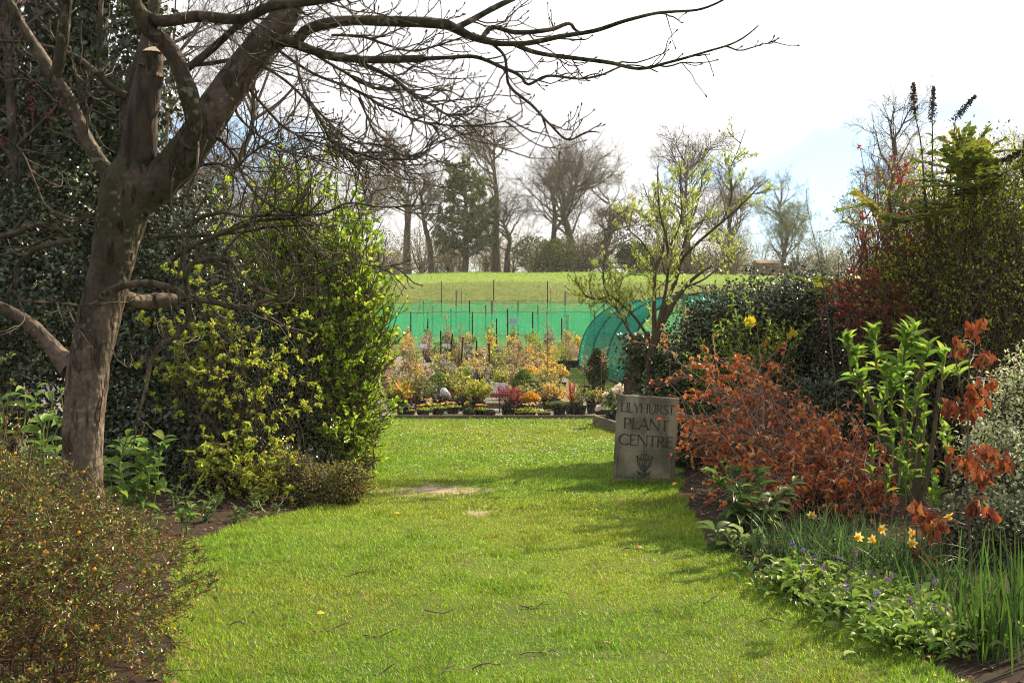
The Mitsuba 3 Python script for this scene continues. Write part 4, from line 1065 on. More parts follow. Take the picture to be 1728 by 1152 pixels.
GH = [(0.13, 0.24, 0.05), (0.18, 0.30, 0.06), (0.10, 0.18, 0.05), (0.22, 0.34, 0.08)]
rosette('foxglove', 'tall leafy green foxglove beside the foot of the trunk', 'plant', *P(222, 540, 9.0)[:2], 0.80, 140, 0.19, GH, 81, stems=8, spread=0.14, wr=0.42)
rosette('foxglove', 'small pointed leaf foxglove to the right of the tall one', 'plant', *G(310, 905), 0.22, 22, 0.13, GH, 82, stems=2, spread=0.03, droop=-0.1)
rosette('foxglove', 'leafy green foxglove left of the trunk above the barberry', 'plant', *P(62, 540, 8.7)[:2], 1.20, 130, 0.19, GH, 83, stems=8, spread=0.22, wr=0.40)
rosette('seedling', 'pale green leafy seedling at the edge of the dark soil', 'plant', *G(435, 880), 0.10, 14, 0.07, [(0.28, 0.38, 0.10), (0.2, 0.3, 0.08)], 84, stems=2, spread=0.08, wr=0.5, tpl=OVATE)

for _i, (_px, _py, _h, _n, _s, _lab) in enumerate(((455, 872, 0.13, 26, 0.08, 'dark leafy weed at the edge of the shaded soil, nearest the golden bush'), (395, 882, 0.12, 24, 0.09, 'dark leafy weed in the middle of the shaded soil strip'), (345, 880, 0.16, 30, 0.10, 'dark leafy weed right of the small foxglove'),
                                                   (300, 862, 0.2, 34, 0.11, 'dark leafy weed behind the small foxglove'), (370, 858, 0.15, 28, 0.10, 'dark leafy weed under the elder sprays'), (430, 860, 0.15, 28, 0.09, 'dark leafy weed left of the golden bush under the elder'), (260, 915, 0.16, 26, 0.10, 'dark leafy weed between the tall foxglove and the barberry'))):
    rosette('weed', _lab, 'plant', *G(_px, _py), _h, _n, _s, [(0.05, 0.09, 0.025), (0.08, 0.14, 0.03), (0.12, 0.19, 0.05)], 340 + _i, stems=5, spread=0.09, droop=0.15, wr=0.45, tpl=OVATE)


def barberry():
    rng = np.random.default_rng(91)
    k = thing('barberry_bush', 'near thorny barberry bush of arching brown twigs with tiny leaves and orange yellow buds', 'bush')

    def inside(q, slack=12):
        px = CX + F * q[:, 0] / q[:, 1]
        py = HOR - F * (q[:, 2] - EYE) / q[:, 1]
        lim = np.interp(py, [735, 760, 800, 860, 930, 1010, 1100, 1250], [50, 130, 185, 250, 385, 380, 335, 325])
        return px < lim + rng.normal(0, slack, len(q))

    # canes from the ground
    n = 190
    b = np.stack([rng.uniform(-3.6, -1.62, n), rng.uniform(4.7, 7.2, n), np.full(n, -0.03)], 1)
    tips = b + np.stack([rng.normal(0.12, 0.25, n), rng.normal(-0.05, 0.25, n), rng.uniform(0.45, 1.15, n)], 1)
    ok = inside(tips)
    b, tips = b[ok], tips[ok]
    C = to_tips(rng, b, tips, 10, 0.12, 0.25, 0.02)
    n = len(C)
    c1, _, _ = sprout(rng, C, 2600, (0.22, 0.75), spread=0.6, t0=0.12, k=8, wob=0.07, along=0.25, taper=0.25, bias=(0.55, -0.25, 0.0), zero_up=0.05, up=0.01)
    c1 = c1[inside(c1[:, -1], 16) & (c1[:, :, 2].min(1) > 0.0)]
    c2, _, _ = sprout(rng, c1, 3400, (0.05, 0.2), spread=0.7, t0=0.15, k=4, wob=0.1, along=0.9, taper=0.3)
    c2 = c2[inside(c2[:, -1], 20) & (c2[:, :, 2].min(1) > 0.0)]
    put('stems', join([tubes(C, taper(n, 10, 0.0055, 0.0022), 4, (0.11, 0.065, 0.04), 0.25, rng), tubes(c1, taper(len(c1), 8, 0.0026, 0.0012), 4, (0.17, 0.09, 0.05), 0.25, rng), tubes(c2, taper(len(c2), 4, 0.0016, 0.0010), 3, (0.20, 0.11, 0.06), 0.25, rng)]), 'twig', k, True, kind='stuff')
    m = 27000      # leaf whorls at the nodes
    p, d, nn = leaf_on(rng, np.concatenate([c1[:, ::2], c2, c2, C[:, 6:]]), m, 0.05, 1.0)
    r = 4
    p = np.repeat(p, r, 0) + rng.normal(0, 0.003, (m * r, 3))
    n4 = m * r
    d = rnd_dir(rng, n4) + [0, 0, 0.45]
    put('foliage', leaves(p, d, rnd_dir(rng, n4) * 0.8 + [0, 0, 0.7], 0.0195 * rng.uniform(0.45, 1.4, n4), 0.0088, tint(rng, n4, (0.07, 0.13, 0.025), (0.14, 0.19, 0.03), (0.32, 0.28, 0.05), (0.24, 0.14, 0.05), var=0.3, p=[0.34, 0.30, 0.22, 0.14])), 'leaf_glossy', k, kind='stuff')
    m = 3400
    p, d, nn = leaf_on(rng, np.concatenate([c2, c1[:, ::2]]), m, 0.1, 1.0)
    ico = trimesh.creation.icosphere(subdivisions=0)
    iv, jf = np.array(ico.vertices), np.array(ico.faces)
    s = 0.0058 * rng.uniform(0.5, 1.3, m)
    v = (p + d * 0.006)[:, None] + iv[None] * s[:, None, None]
    put('buds', (v.reshape(-1, 3), (jf[None] + (np.arange(m) * len(iv))[:, None, None]).reshape(-1, 3), np.repeat(tint(rng, m, (0.70, 0.42, 0.05), (0.60, 0.32, 0.04), (0.68, 0.5, 0.10)), len(iv), 0)), 'petal', k, True, kind='stuff')


barberry()

# ------------------------------------------------------------------ the plant centre's beds
def plant_beds():
    bed = Polygon([G(560, 706), G(1022, 706), G(985, 668), G(958, 640), G(915, 618), (-3, 52), (-18, 52), (-9, 21.2)])
    v, f = trimesh.creation.triangulate_polygon(bed.segmentize(1.0), engine='earcut')
    put('gravel_bed', (np.hstack([v, ground_z(v[:, 0], v[:, 1])[:, None] + 0.012]), f), 'gravel', kind='structure')
    k = thing('edging_board', 'dark timber edging board along the front of the plant beds', 'edging')
    x = G(560, 706)[0]
    x1 = G(1026, 706)[0]
    xs = np.linspace(x, x1, 4)
    for a, b in zip(xs[:-1], xs[1:]):
        put('board', moved(chamfer_box(b - a - 0.01, 0.045, 0.10, 0.006), ((a + b) / 2, 20.98, 0.005)), 'timber', k)
    k = thing('edging_board', 'weathered grey timber rail of the raised bed beside the stone sign', 'edging')
    a, b = G(1003, 716), G(1060, 735)
    L = np.linalg.norm(b - a)
    m = chamfer_box(L, 0.06, 0.15, 0.008)
    ang = math.atan2(*(b - a)[::-1])
    R = np.array([[math.cos(ang), -math.sin(ang), 0], [math.sin(ang), math.cos(ang), 0], [0, 0, 1]])
    put('board', (m[0] @ R.T + [*(a + b) / 2, 0.07], m[1]), 'timber', k)
    m = chamfer_box(1.2, 0.06, 0.15, 0.008)
    put('board', (m[0] + [a[0] + 0.6, a[1] + 0.06, 0.07], m[1]), 'timber', k)
    for i, (x, y, w) in enumerate(((G(800, 690)[0], 23.3, 2.6), (G(760, 672)[0], 26.6, 3.0))):
        kk = thing('edging_board', ('short timber board lying between the front pots and the second row', 'timber board further back between the plant rows')[i], 'edging')
        put('board', moved(chamfer_box(w, 0.05, 0.11, 0.006), (x, y, 0.055)), 'timber', kk)


plant_beds()
YEL = [(0.64, 0.47, 0.08), (0.52, 0.40, 0.08), (0.66, 0.54, 0.20)]
CRM = [(0.50, 0.42, 0.26), (0.40, 0.34, 0.17), (0.34, 0.25, 0.14)]
PNK = [(0.40, 0.30, 0.20), (0.31, 0.21, 0.14), (0.47, 0.38, 0.26)]
OLV = [(0.27, 0.28, 0.09), (0.19, 0.22, 0.07), (0.36, 0.36, 0.14)]
GRE = [(0.13, 0.22, 0.05), (0.18, 0.28, 0.06), (0.09, 0.15, 0.04)]
LIM = [(0.38, 0.45, 0.06), (0.46, 0.50, 0.08), (0.27, 0.36, 0.05)]
GRY = [(0.28, 0.31, 0.23), (0.20, 0.23, 0.16), (0.38, 0.40, 0.32)]
RED = [(0.30, 0.05, 0.06), (0.22, 0.03, 0.05), (0.40, 0.10, 0.10)]


def pot(k, x, y, z, r, h):
    m = lathe([(r * 0.72, 0), (r * 0.93, h * 0.84), (r * 0.94, h * 0.86), (r * 1.03, h * 0.86), (r * 1.03, h), (r * 0.93, h), (r * 0.92, h * 0.93)], 18)
    put('pot', moved(m, (x, y, z + 0.005)), 'pot_plastic', k, 40)
    s = lathe([(0, h * 0.935), (r * 0.5, h * 0.95), (r * 0.93, h * 0.92)], 14)
    put('compost', moved(s, (x, y, z + 0.005)), 'ground_soil', k, True)


def potted(label, kind, x, y, w, h, cols, seed, group=None, name='potted_plant', pr=None, ph=None, n=None, leaf=0.045, z=None, cat='potted plant', wr=0.55):
    """A plant w metres wide and h tall (above the ground) in a black pot at (x, y)."""
    rng = np.random.default_rng(seed)
    z = float(ground_z(x, y)) if z is None else z
    k = thing(name, label, cat, group)
    pr, ph = pr or min(0.16, 0.10 + 0.06 * w), ph or 0.21
    pot(k, x, y, z, pr, ph)
    o = np.array([x, y, z + ph * 0.93])
    hh = h - ph
    if kind == 'shrub':
        ns = rng.integers(7, 13)
        tips = in_blob(rng, ns * 3, o + [0, 0, hh * 0.56], (w * 0.5, w * 0.5, hh * 0.46), 0.3, 0.5, seed)[0]
        C = to_tips(rng, o + rng.normal(0, 0.02, (len(tips), 3)) * [1, 1, 0], tips, 6)
        c2, _, _ = sprout(rng, C, 60, (0.08, 0.24), spread=0.7, t0=0.3, k=4, wob=0.15, up=0.05)
        put('stems', join([tubes(C, taper(len(C), 6, 0.006, 0.003), 4, (0.13, 0.09, 0.06), 0.2, rng), tubes(c2, taper(len(c2), 4, 0.003, 0.002), 3, (0.16, 0.11, 0.07), 0.2, rng)]), 'twig', k, kind='stuff')
        n = n or int(520 * (w * hh / 0.35) ** 0.8)
        p, d, nn = leaf_on(rng, np.concatenate([c2[:, 1:], C[:, 3:]]), n, 0.1, 1.0, 0.6, 0.9, 0.2)
        put('foliage', leaves(p, d, nn, leaf * rng.uniform(0.6, 1.3, n), leaf * wr, tint(rng, n, *cols, var=0.25)), 'leaf', k, kind='stuff')
    elif kind == 'spiky':
        n = n or 46
        az, up = rng.uniform(0, 6.28, n), rng.uniform(0.35, 1.4, n)
        d = np.stack([np.cos(az) * np.cos(up), np.sin(az) * np.cos(up), np.sin(up)], 1)
        L = np.minimum(hh / np.maximum(d[:, 2], 0.3), w * 0.62 / np.maximum(np.cos(up), 0.25)) * rng.uniform(0.75, 1.1, n)
        t = np.linspace(0, 1, 6)
        C = o + d[:, None] * (L[:, None] * t)[..., None] - np.array([0, 0, 1.0]) * (0.28 * L * np.cos(up))[:, None, None] * (t ** 2)[None, :, None]
        side = unit(np.cross(d, [0, 0, 1.0])) * 0.016
        wv = np.array([0.5, 1, 1, 0.85, 0.5, 0.05])[None, :, None]
        for i in range(n):
            vv = np.stack([C[i] - side[i] * wv[0], C[i] + [0, 0, -0.004], C[i] + side[i] * wv[0]], 1).reshape(-1, 3)
            ff = [[3 * a + b, 3 * a + 3 + b, 3 * a + 4 + b] for a in range(5) for b in (0, 1)] + [[3 * a + b, 3 * a + 4 + b, 3 * a + 1 + b] for a in range(5) for b in (0, 1)]
            put('leaf', (vv, np.array(ff), np.tile(tint(rng, 1, *cols, var=0.3), (18, 1))), 'leaf', k, True)
    elif kind == 'conifer':
        n = n or 2600
        t = rng.uniform(0, 1, n) ** 0.8
        prof = np.sin(np.pi * np.clip(0.10 + 0.9 * t, 0, 1)) ** 0.7 if w > 0.4 * hh else np.clip(np.sin(np.pi * (0.16 + 0.84 * t)) ** 0.75, 0, 1)
        az = rng.uniform(0, 6.28, n)
        r = w / 2 * prof * (0.72 + 0.28 * rng.uniform(0, 1, n)) * (1 + 0.22 * (meshkit.noise(np.stack([np.cos(az) * 2, np.sin(az) * 2, t * 6 + seed], -1), 3) - 0.5) * 2)
        p = o + np.stack([np.cos(az) * r, np.sin(az) * r, t * hh], 1)
        d = np.stack([np.cos(az) * 0.7, np.sin(az) * 0.7, np.full(n, 0.9)], 1) + rng.normal(0, 0.3, (n, 3))
        put('foliage', leaves(p - unit(d) * 0.03, d, rnd_dir(rng, n), leaf * rng.uniform(0.7, 1.3, n), leaf * 0.35, tint(rng, n, *cols, var=0.25)), 'leaf', k, kind='stuff')
        put('stem', tubes(np.array([[o, o + [0, 0, hh * 0.5], o + [0, 0, hh * 0.9]]]), [[0.012, 0.009, 0.003]], 5), 'twig', k)
    elif kind == 'twiggy':
        q = np.vstack([o, o + [rng.normal(0, 0.03), 0, hh * 0.5], o + [rng.normal(0, 0.06), 0, hh]])
        C = resample(q, 10)[None]
        c1, _, _ = sprout(rng, C, 12, (w * 0.35, w * 0.7), spread=0.7, t0=0.4, k=5, wob=0.15, up=0.08)
        put('stem', tubes(C, taper(1, 10, 0.011, 0.004), 5, (0.12, 0.085, 0.06)), 'twig', k, True)
        put('twigs', tubes(c1, taper(len(c1), 5, 0.004, 0.002), 4, (0.14, 0.10, 0.07), 0.2, rng), 'twig', k, kind='stuff')
        n = n or 60
        p, d, nn = leaf_on(rng, np.concatenate([c1, C[:, 5:]]), n, 0.2, 1.0)
        put('foliage', leaves(p, d, nn, leaf, leaf * 0.5, tint(rng, n, *cols)), 'leaf', k, kind='stuff')
    elif kind == 'maple':
        C = to_tips(rng, o, in_blob(rng, 22, o + [0, 0, hh * 0.62], (w * 0.5, w * 0.4, hh * 0.34), 0.5, 0.3, seed)[0], 7, -0.02, 0.4)
        c2, _, _ = sprout(rng, C, 110, (0.06, 0.2), spread=0.8, t0=0.45, k=4, wob=0.15, up=0.02)
        put('stems', join([tubes(C, taper(22, 7, 0.008, 0.003), 5, (0.10, 0.06, 0.05), 0.1, rng), tubes(c2, taper(len(c2), 4, 0.003, 0.0015), 3, (0.16, 0.06, 0.05), 0.2, rng)]), 'twig', k, kind='stuff')
        n = 900
        p, d, nn = leaf_on(rng, c2, n, 0.2, 1.0, 0.5, 1.0, -0.2)
        put('foliage', leaves(p, d, nn, 0.034, 0.011, tint(rng, n, *cols)), 'leaf', k, kind='stuff')
    elif kind == 'flowers':
        n = 110
        az, up = rng.uniform(0, 6.28, n), rng.uniform(0.5, 1.4, n)
        d = np.stack([np.cos(az) * np.cos(up), np.sin(az) * np.cos(up), np.sin(up)], 1)
        put('foliage', leaves(o + rng.normal(0, w * 0.16, (n, 3)) * [1, 1, 0], d, rnd_dir(rng, n), hh * 0.8 * rng.uniform(0.5, 1, n), 0.02, tint(rng, n, *LIM)), 'leaf', k, kind='stuff')
        nf = n_f = 12
        c = o + np.stack([rng.normal(0, w * 0.24, nf), rng.normal(0, w * 0.2, nf), hh * rng.uniform(0.75, 1.05, nf)], 1)
        for i in range(nf):
            m = [leaves(c[i][None], np.array([[math.cos(a), math.sin(a), 0.5]]), np.array([[-math.cos(a), -math.sin(a), 1.0]]), 0.036, 0.03, tint(rng, 1, *cols, var=0.12), DIAMOND) for a in np.arange(5) * 1.2566]
            put('flower', join(m), 'petal', k)
    return k


def front_row():
    def at(px, base):
        g = G(px, base)
        return g[0], g[1]

    W = lambda w, y: w / F * y
    rowsf = [  # label, kind, px, base py, width px, top py, colours, extra
        ('spiky orange leaved clump at the left end of the front row', 'spiky', 683, 692, 52, 632, [(0.72, 0.36, 0.05), (0.60, 0.28, 0.06), (0.55, 0.18, 0.05)], dict(n=60)),
        ('dark green rounded shrub beside the spiky orange clump', 'shrub', 709, 690, 34, 655, [(0.05, 0.09, 0.03), (0.07, 0.12, 0.04)], dict(leaf=0.06)),
        ('low grey green mound in the front left corner of the beds', 'conifer', 679, 703, 26, 684, [(0.14, 0.15, 0.09), (0.2, 0.2, 0.12)], dict(n=1200)),
        ('orange pansies in a low black pot, leftmost of the flower pots', 'flowers', 714, 704, 34, 682, [(0.75, 0.33, 0.10), (0.75, 0.5, 0.25)], dict(ph=0.12)),
        ('peach and yellow pansies in front of the green mound shrub', 'flowers', 739, 702, 34, 680, [(0.75, 0.42, 0.12), (0.8, 0.65, 0.3)], dict(ph=0.13)),
        ('orange pansies behind the peach ones', 'flowers', 727, 696, 34, 674, [(0.75, 0.30, 0.08), (0.7, 0.45, 0.2)], dict(ph=0.12)),
        ('peach pansies left of the yellow green shrub', 'flowers', 764, 699, 40, 678, [(0.78, 0.5, 0.22), (0.7, 0.35, 0.12)], dict(ph=0.12)),
        ('yellow green feathery shrub in the middle of the front row', 'shrub', 806, 699, 54, 638, LIM, dict(n=2400, leaf=0.035)),
        ('silvery grey shrub left of the yellow green feathery shrub', 'shrub', 752, 694, 36, 662, GRY, dict(leaf=0.035)),
        ('clipped dark green ball in a black pot', 'conifer', 791, 704, 22, 687, [(0.07, 0.10, 0.04), (0.10, 0.13, 0.05)], dict(n=1600, leaf=0.03, ph=0.08, pr=0.11)),
        ('second clipped green ball right of the first one', 'conifer', 826, 704, 22, 690, [(0.09, 0.12, 0.05), (0.13, 0.15, 0.06)], dict(n=1600, leaf=0.03, ph=0.08, pr=0.11)),
        ('yellow primroses between the two clipped balls', 'flowers', 810, 703, 24, 682, [(0.8, 0.58, 0.12), (0.75, 0.4, 0.1)], dict(ph=0.11)),
        ('red leaved dwarf maple in a large black pot', 'maple', 858, 703, 62, 643, [(0.42, 0.04, 0.09), (0.50, 0.08, 0.12), (0.30, 0.03, 0.06)], dict(pr=0.135, ph=0.19)),
        ('golden orange dwarf conifer shaped like a flame', 'conifer', 895, 700, 32, 661, [(0.66, 0.36, 0.04), (0.55, 0.28, 0.04), (0.72, 0.45, 0.08)], dict(n=3200, leaf=0.05)),
        ('tulips with pale buds and bright green leaves in front of the golden conifer', 'flowers', 893, 704, 34, 680, [(0.8, 0.7, 0.5), (0.75, 0.5, 0.35)], dict(ph=0.08)),
        ('bright green seedlings in a tray left of the tulips', 'flowers', 878, 704, 20, 690, [(0.5, 0.55, 0.1), (0.45, 0.5, 0.1)], dict(ph=0.07)),
        ('pale green seedlings in a tray right of the tulips', 'flowers', 918, 704, 28, 692, [(0.55, 0.6, 0.2), (0.5, 0.55, 0.15)], dict(ph=0.07)),
        ('peach and cream foliage shrub behind the golden conifer', 'shrub', 926, 694, 46, 655, [(0.62, 0.38, 0.22), (0.55, 0.42, 0.2), (0.4, 0.4, 0.12)], {}),
        ('blue green dwarf pine in a black pot', 'conifer', 944, 703, 34, 678, [(0.14, 0.20, 0.12), (0.18, 0.25, 0.13)], dict(n=1800, leaf=0.06, pr=0.125, ph=0.18)),
        ('spiky dark red clump with tall upright leaves', 'spiky', 965, 700, 40, 634, [(0.30, 0.05, 0.04), (0.42, 0.12, 0.06), (0.5, 0.28, 0.12)], dict(n=50)),
        ('fresh green shrub in a black pot right of the dark red spiky clump', 'shrub', 978, 703, 36, 652, [(0.26, 0.34, 0.07), (0.18, 0.27, 0.05)], dict(pr=0.125, ph=0.18)),
        ('bushy green shrub in a tall black pot near the right end of the front row', 'shrub', 1000, 699, 30, 655, [(0.24, 0.26, 0.06), (0.4, 0.34, 0.08)], dict(pr=0.12, ph=0.26)),
        ('yellow flushed shrub beside the pink flowering rhododendron', 'shrub', 1014, 703, 30, 656, [(0.62, 0.44, 0.10), (0.45, 0.42, 0.1), (0.3, 0.34, 0.08)], dict(pr=0.11, ph=0.2)),
        ('purple heather in a low pot at the far left of the front row', 'flowers', 690, 703, 22, 686, [(0.45, 0.4, 0.7), (0.5, 0.45, 0.65)], dict(ph=0.1)),
        ('dark bronze shrub in the gap behind the red maple', 'shrub', 872, 695, 34, 664, [(0.10, 0.13, 0.05), (0.2, 0.16, 0.07)], {}),
        ('rusty red spiky clump in the second row left of the middle', 'spiky', 776, 688, 50, 640, [(0.26, 0.09, 0.06), (0.38, 0.17, 0.10)], dict(n=44)),
        ('bronze spiky clump behind the orange one', 'spiky', 703, 680, 40, 630, [(0.34, 0.14, 0.06), (0.24, 0.08, 0.05)], dict(n=36)),
    ]
    for i, (lab, kind, px, base, w, top, cols, ex) in enumerate(rowsf):
        x, y = at(px, base)
        potted(lab, kind, x, y, W(w, y), (base - top) / F * y, cols, 300 + i, **ex)
    # tall dark conifer and thin bare shrub near the tunnel
    x, y = at(1008, 664)
    potted('tall dark green columnar conifer standing in front of the shade tunnel', 'conifer', x, y, W(36, y), 76 / F * y, [(0.035, 0.06, 0.02), (0.05, 0.075, 0.025), (0.08, 0.09, 0.03)], 351, n=5200, leaf=0.06, pr=0.15, ph=0.1, name='potted_conifer')
    for j, (px, base, top, lab) in enumerate(((922, 668, 520, 'tall thin bare sapling with a few reddish leaves, near the middle path'), (955, 628, 530, 'thin sapling in a lone black pot on the grass path'), (986, 668, 600, 'pale leafless shrub left of the columnar conifer'),
                                              (1016, 672, 590, 'pale leafless shrub in front of the columnar conifer'), (756, 640, 530, 'tall thin sapling with pink buds left of the five stakes'), (776, 645, 548, 'slim sapling with a single pink bloom between the stakes'), (872, 660, 575, 'slender golden sapling among the yellow shrubs'))):
        x, y = at(px, base)
        potted(lab, 'twiggy', x, y, W(44, y), (base - top) / F * y, [(0.42, 0.22, 0.15), (0.5, 0.36, 0.14), (0.4, 0.38, 0.12)], 360 + j, name='potted_sapling', n=70, leaf=0.05)
    # rhododendron by the sign
    rng = np.random.default_rng(371)
    x, y = G(1035, 722)
    k = thing('potted_rhododendron', 'rhododendron with large blush white flower heads in a black pot beside the sign', 'potted plant')
    pot(k, x, y, 0.0, 0.13, 0.26)
    o = np.array([x, y, 0.24])
    C = to_tips(rng, o, in_blob(rng, 16, o + [0, 0, 0.20], (0.22, 0.2, 0.16), 0.5, 0.2, 4)[0], 6)
    put('stems', tubes(C, taper(16, 6, 0.008, 0.004), 5, (0.12, 0.09, 0.06)), 'twig', k, kind='stuff')
    p, d, nn = leaf_on(rng, C, 170, 0.4, 1.0, 0.4, 1.0, 0.1)
    put_leaves(k, leaves(p, d, nn, 0.085 * rng.uniform(0.7, 1.2, 170), 0.03, tint(rng, 170, (0.10, 0.18, 0.05), (0.16, 0.24, 0.06)), LONG), 'leaf_glossy', 120, LONG, smooth=True)
    for px, py in ((1026, 668), (1038, 662), (1046, 655), (1032, 676), (1014, 690), (1049, 664)):
        c = P(px, py, y + rng.normal(0, 0.05))
        n = 60
        dv = rnd_dir(rng, n)
        dv[:, 2] = np.abs(dv[:, 2]) * 0.9 - 0.1
        put('flower', leaves(c + dv * 0.045, dv + rng.normal(0, 0.4, (n, 3)), rnd_dir(rng, n), 0.05, 0.045, tint(rng, n, (0.88, 0.76, 0.70), (0.9, 0.84, 0.79), (0.86, 0.66, 0.6), var=0.04), OVATE), 'petal', k)


front_row()


def middle_rows():
    rng = np.random.default_rng(401)
    kinds = {'golden': (YEL, 'golden yellow leaved shrub'), 'cream': (CRM, 'cream and buff twiggy shrub'), 'pinkish': (PNK, 'pinkish bronze leaved shrub'), 'olive': (OLV, 'olive green shrub'),
             'green': (GRE, 'fresh mid green shrub'), 'lime': (LIM, 'lime yellow shrub'), 'silver': (GRY, 'silver grey leaved shrub'), 'red': (RED, 'dark red leaved shrub')}
    names = list(kinds)
    place = {0: 'in the front rows', 1: 'in the middle rows', 2: 'in the back rows'}
    zone = ('beside the lime green shrub', 'near the five stakes', 'behind the red maple', 'towards the grass path')
    i = 0
    for d in (22.6, 23.7, 24.8, 26.0, 27.3, 28.8, 30.4, 32.2, 34.2, 36.5, 39.0, 42.0, 45.5, 49.0, 52.5, 55.0):
        py = HOR + F * (EYE - float(ground_z(0, d))) / d
        right = np.interp(d, [22, 25, 29, 33, 38, 41, 44, 60], [985, 962, 945, 925, 900, 885, 985, 990])
        x0, x1 = (612 - CX) / F * d, (right - CX) / F * d
        step = 0.56 + 0.010 * (d - 22)
        for x in np.arange(x0, x1, step):
            xx, yy = x + rng.normal(0, 0.10), d + rng.normal(0, 0.22)
            px = CX + F * xx / yy
            if 818 < px < 872 and d < 24:
                continue
            w = np.array([0.22, 0.22, 0.12, 0.18, 0.10, 0.10, 0.05, 0.01])
            if px > 830 and d < 42:
                w = np.array([0.32, 0.20, 0.07, 0.18, 0.09, 0.13, 0.01, 0.0])
            elif px < 740:
                w = np.array([0.16, 0.24, 0.17, 0.19, 0.10, 0.06, 0.07, 0.01])
            kd = rng.choice(names, p=w / w.sum())
            z = 0 if d < 27 else (1 if d < 41 else 2)
            h = rng.uniform(0.42, 0.78) + 0.012 * (d - 22)
            kind = 'twiggy' if rng.uniform() < 0.07 else ('conifer' if kd in ('green', 'golden') and rng.uniform() < 0.12 else 'shrub')
            nl = {'shrub': int(rng.uniform(380, 640)), 'conifer': 1500, 'twiggy': 90}[kind]
            what = {'shrub': kinds[kd][1], 'conifer': kinds[kd][1].replace('leaved shrub', 'dwarf conifer').replace('shrub', 'dwarf conifer'), 'twiggy': kinds[kd][1].replace('leaved shrub', 'thin sapling').replace('twiggy shrub', 'thin sapling').replace('shrub', 'thin sapling')}[kind]
            zn = zone[0 if px < 725 else 1 if px < 830 else 2 if px < 890 else 3]
            lab = f'{what} {place[z]}, {zn}'
            potted(lab, kind, xx, yy, rng.uniform(0.42, 0.72), h * (1.25 if kind == 'twiggy' else 1.0), kinds[kd][0], 500 + i, group=f'{what}s {place[z]}, {zn}', n=nl, leaf=0.034 + 0.0008 * d + rng.uniform(0, 0.012), ph=0.2, wr=0.6)
            i += 1


middle_rows()


def boards():
    """White price and name boards among the plants."""
    for px, py, d, w, h, tilt, lab, col in ((843, 655, 22.3, 27, 19, 0.25, 'plain white board leaning behind the red maple', (0.62, 0.64, 0.68)), (867, 542, 56.9, 16, 11, 0.0, 'small pale blue board fixed on the front green net', (0.36, 0.62, 0.66)),
                                            (715, 584, 44, 14, 7, 0.5, 'small white label board among the back plants near the lime shrub', (0.7, 0.7, 0.85)), (754, 584, 44, 12, 8, 0.5, 'small pale label board behind the five stakes', (0.6, 0.63, 0.75)),
                                            (816, 590, 42, 7, 6, 0.4, 'tiny white label board right of the five stakes', (0.7, 0.72, 0.85)), (851, 678, 22.6, 0, 0, 0, '', 0)):
        if not w:
            continue
        k = thing('label_board', lab, 'sign')
        W_, H_ = w / F * d, h / F * d
        c = P(px, py, d)
        m = chamfer_box(W_, 0.012, H_, 0.003)
        R = trimesh.transformations.rotation_matrix(-tilt, [1, 0, 0])[:3, :3] @ trimesh.transformations.rotation_matrix(0.05, [0, 1, 0])[:3, :3]
        put('panel', (m[0] @ R.T + c, m[1]), 'matt', k, color=col)
        z = float(ground_z(c[0], c[1]))
        put('stake', tubes(np.array([[[c[0], c[1] + 0.03, z - 0.05], [c[0], c[1] + 0.03, c[2] + H_ * 0.3]]]), 0.014, 5, (0.10, 0.08, 0.06), cap=True), 'matt', k)
        if px == 867:
            for j, ww in enumerate((0.7, 0.5)):
                put('lettering', box(c[0] - W_ * ww / 2, c[0] + W_ * ww / 2, c[1] - 0.012, c[1] - 0.0075, c[2] + H_ * (0.12 - 0.3 * j), c[2] + H_ * (0.20 - 0.3 * j)), 'matt', k, color=(0.2, 0.25, 0.3))
    # crumpled white sheets
    rng = np.random.default_rng(421)
    k = thing('paper_bag', 'crumpled white paper bag lying among the pots of the second row', 'bag')
    c = P(752, 664, 23.2)
    s = trimesh.creation.icosphere(subdivisions=3)
    v = np.array(s.vertices)
    v = v * (0.75 + 0.6 * meshkit.fbm(v * 2.4 + 3, 4, 2))[:, None] * [0.075, 0.05, 0.10] + [0, 0, 0]
    v[:, 0] += v[:, 2] * -0.45
    put('paper', (v + c, np.array(s.faces)), 'matt', k, color=(0.72, 0.72, 0.78))
    # rear row of black crates with plants on the far side of the path
    for j, px in enumerate((893, 911, 931, 950, 968)):
        d = 43.0 + 0.1 * j
        z = float(ground_z(0, d))
        x = (px - CX) / F * d
        kk = thing('plant_trough', f"black plant trough in the row across the path, {('leftmost', 'second from the left', 'third from the left', 'fourth from the left', 'rightmost')[j]}", 'trough')
        a, b, h = 0.175, 0.14, 0.24
        put('wall', join([box(x - a, x + a, d - b, d - b + 0.02, z, z + h), box(x - a, x + a, d + b - 0.02, d + b, z, z + h), box(x - a, x - a + 0.02, d - b + 0.02, d + b - 0.02, z, z + h), box(x + a - 0.02, x + a, d - b + 0.02, d + b - 0.02, z, z + h)]), 'pot_plastic', kk)
        put('compost', box(x - a + 0.02, x + a - 0.02, d - b + 0.02, d + b - 0.02, z + 0.02, z + h * 0.85), 'ground_soil', kk)
        n = 520
        p, dv = in_blob(rng, n, (x, d, z + 0.52), (0.24, 0.22, 0.32), 0.1, 0.4, j, zmin=z + 0.25)
        put('foliage', leaves(p, unit(dv + rng.normal(0, 0.6, (n, 3))), rnd_dir(rng, n), 0.06 * rng.uniform(0.6, 1.2, n), 0.03, tint(rng, n, *((PNK + RED[:1], OLV, YEL, LIM, PNK)[j]), var=0.25)), 'leaf', kk, kind='stuff')


boards()

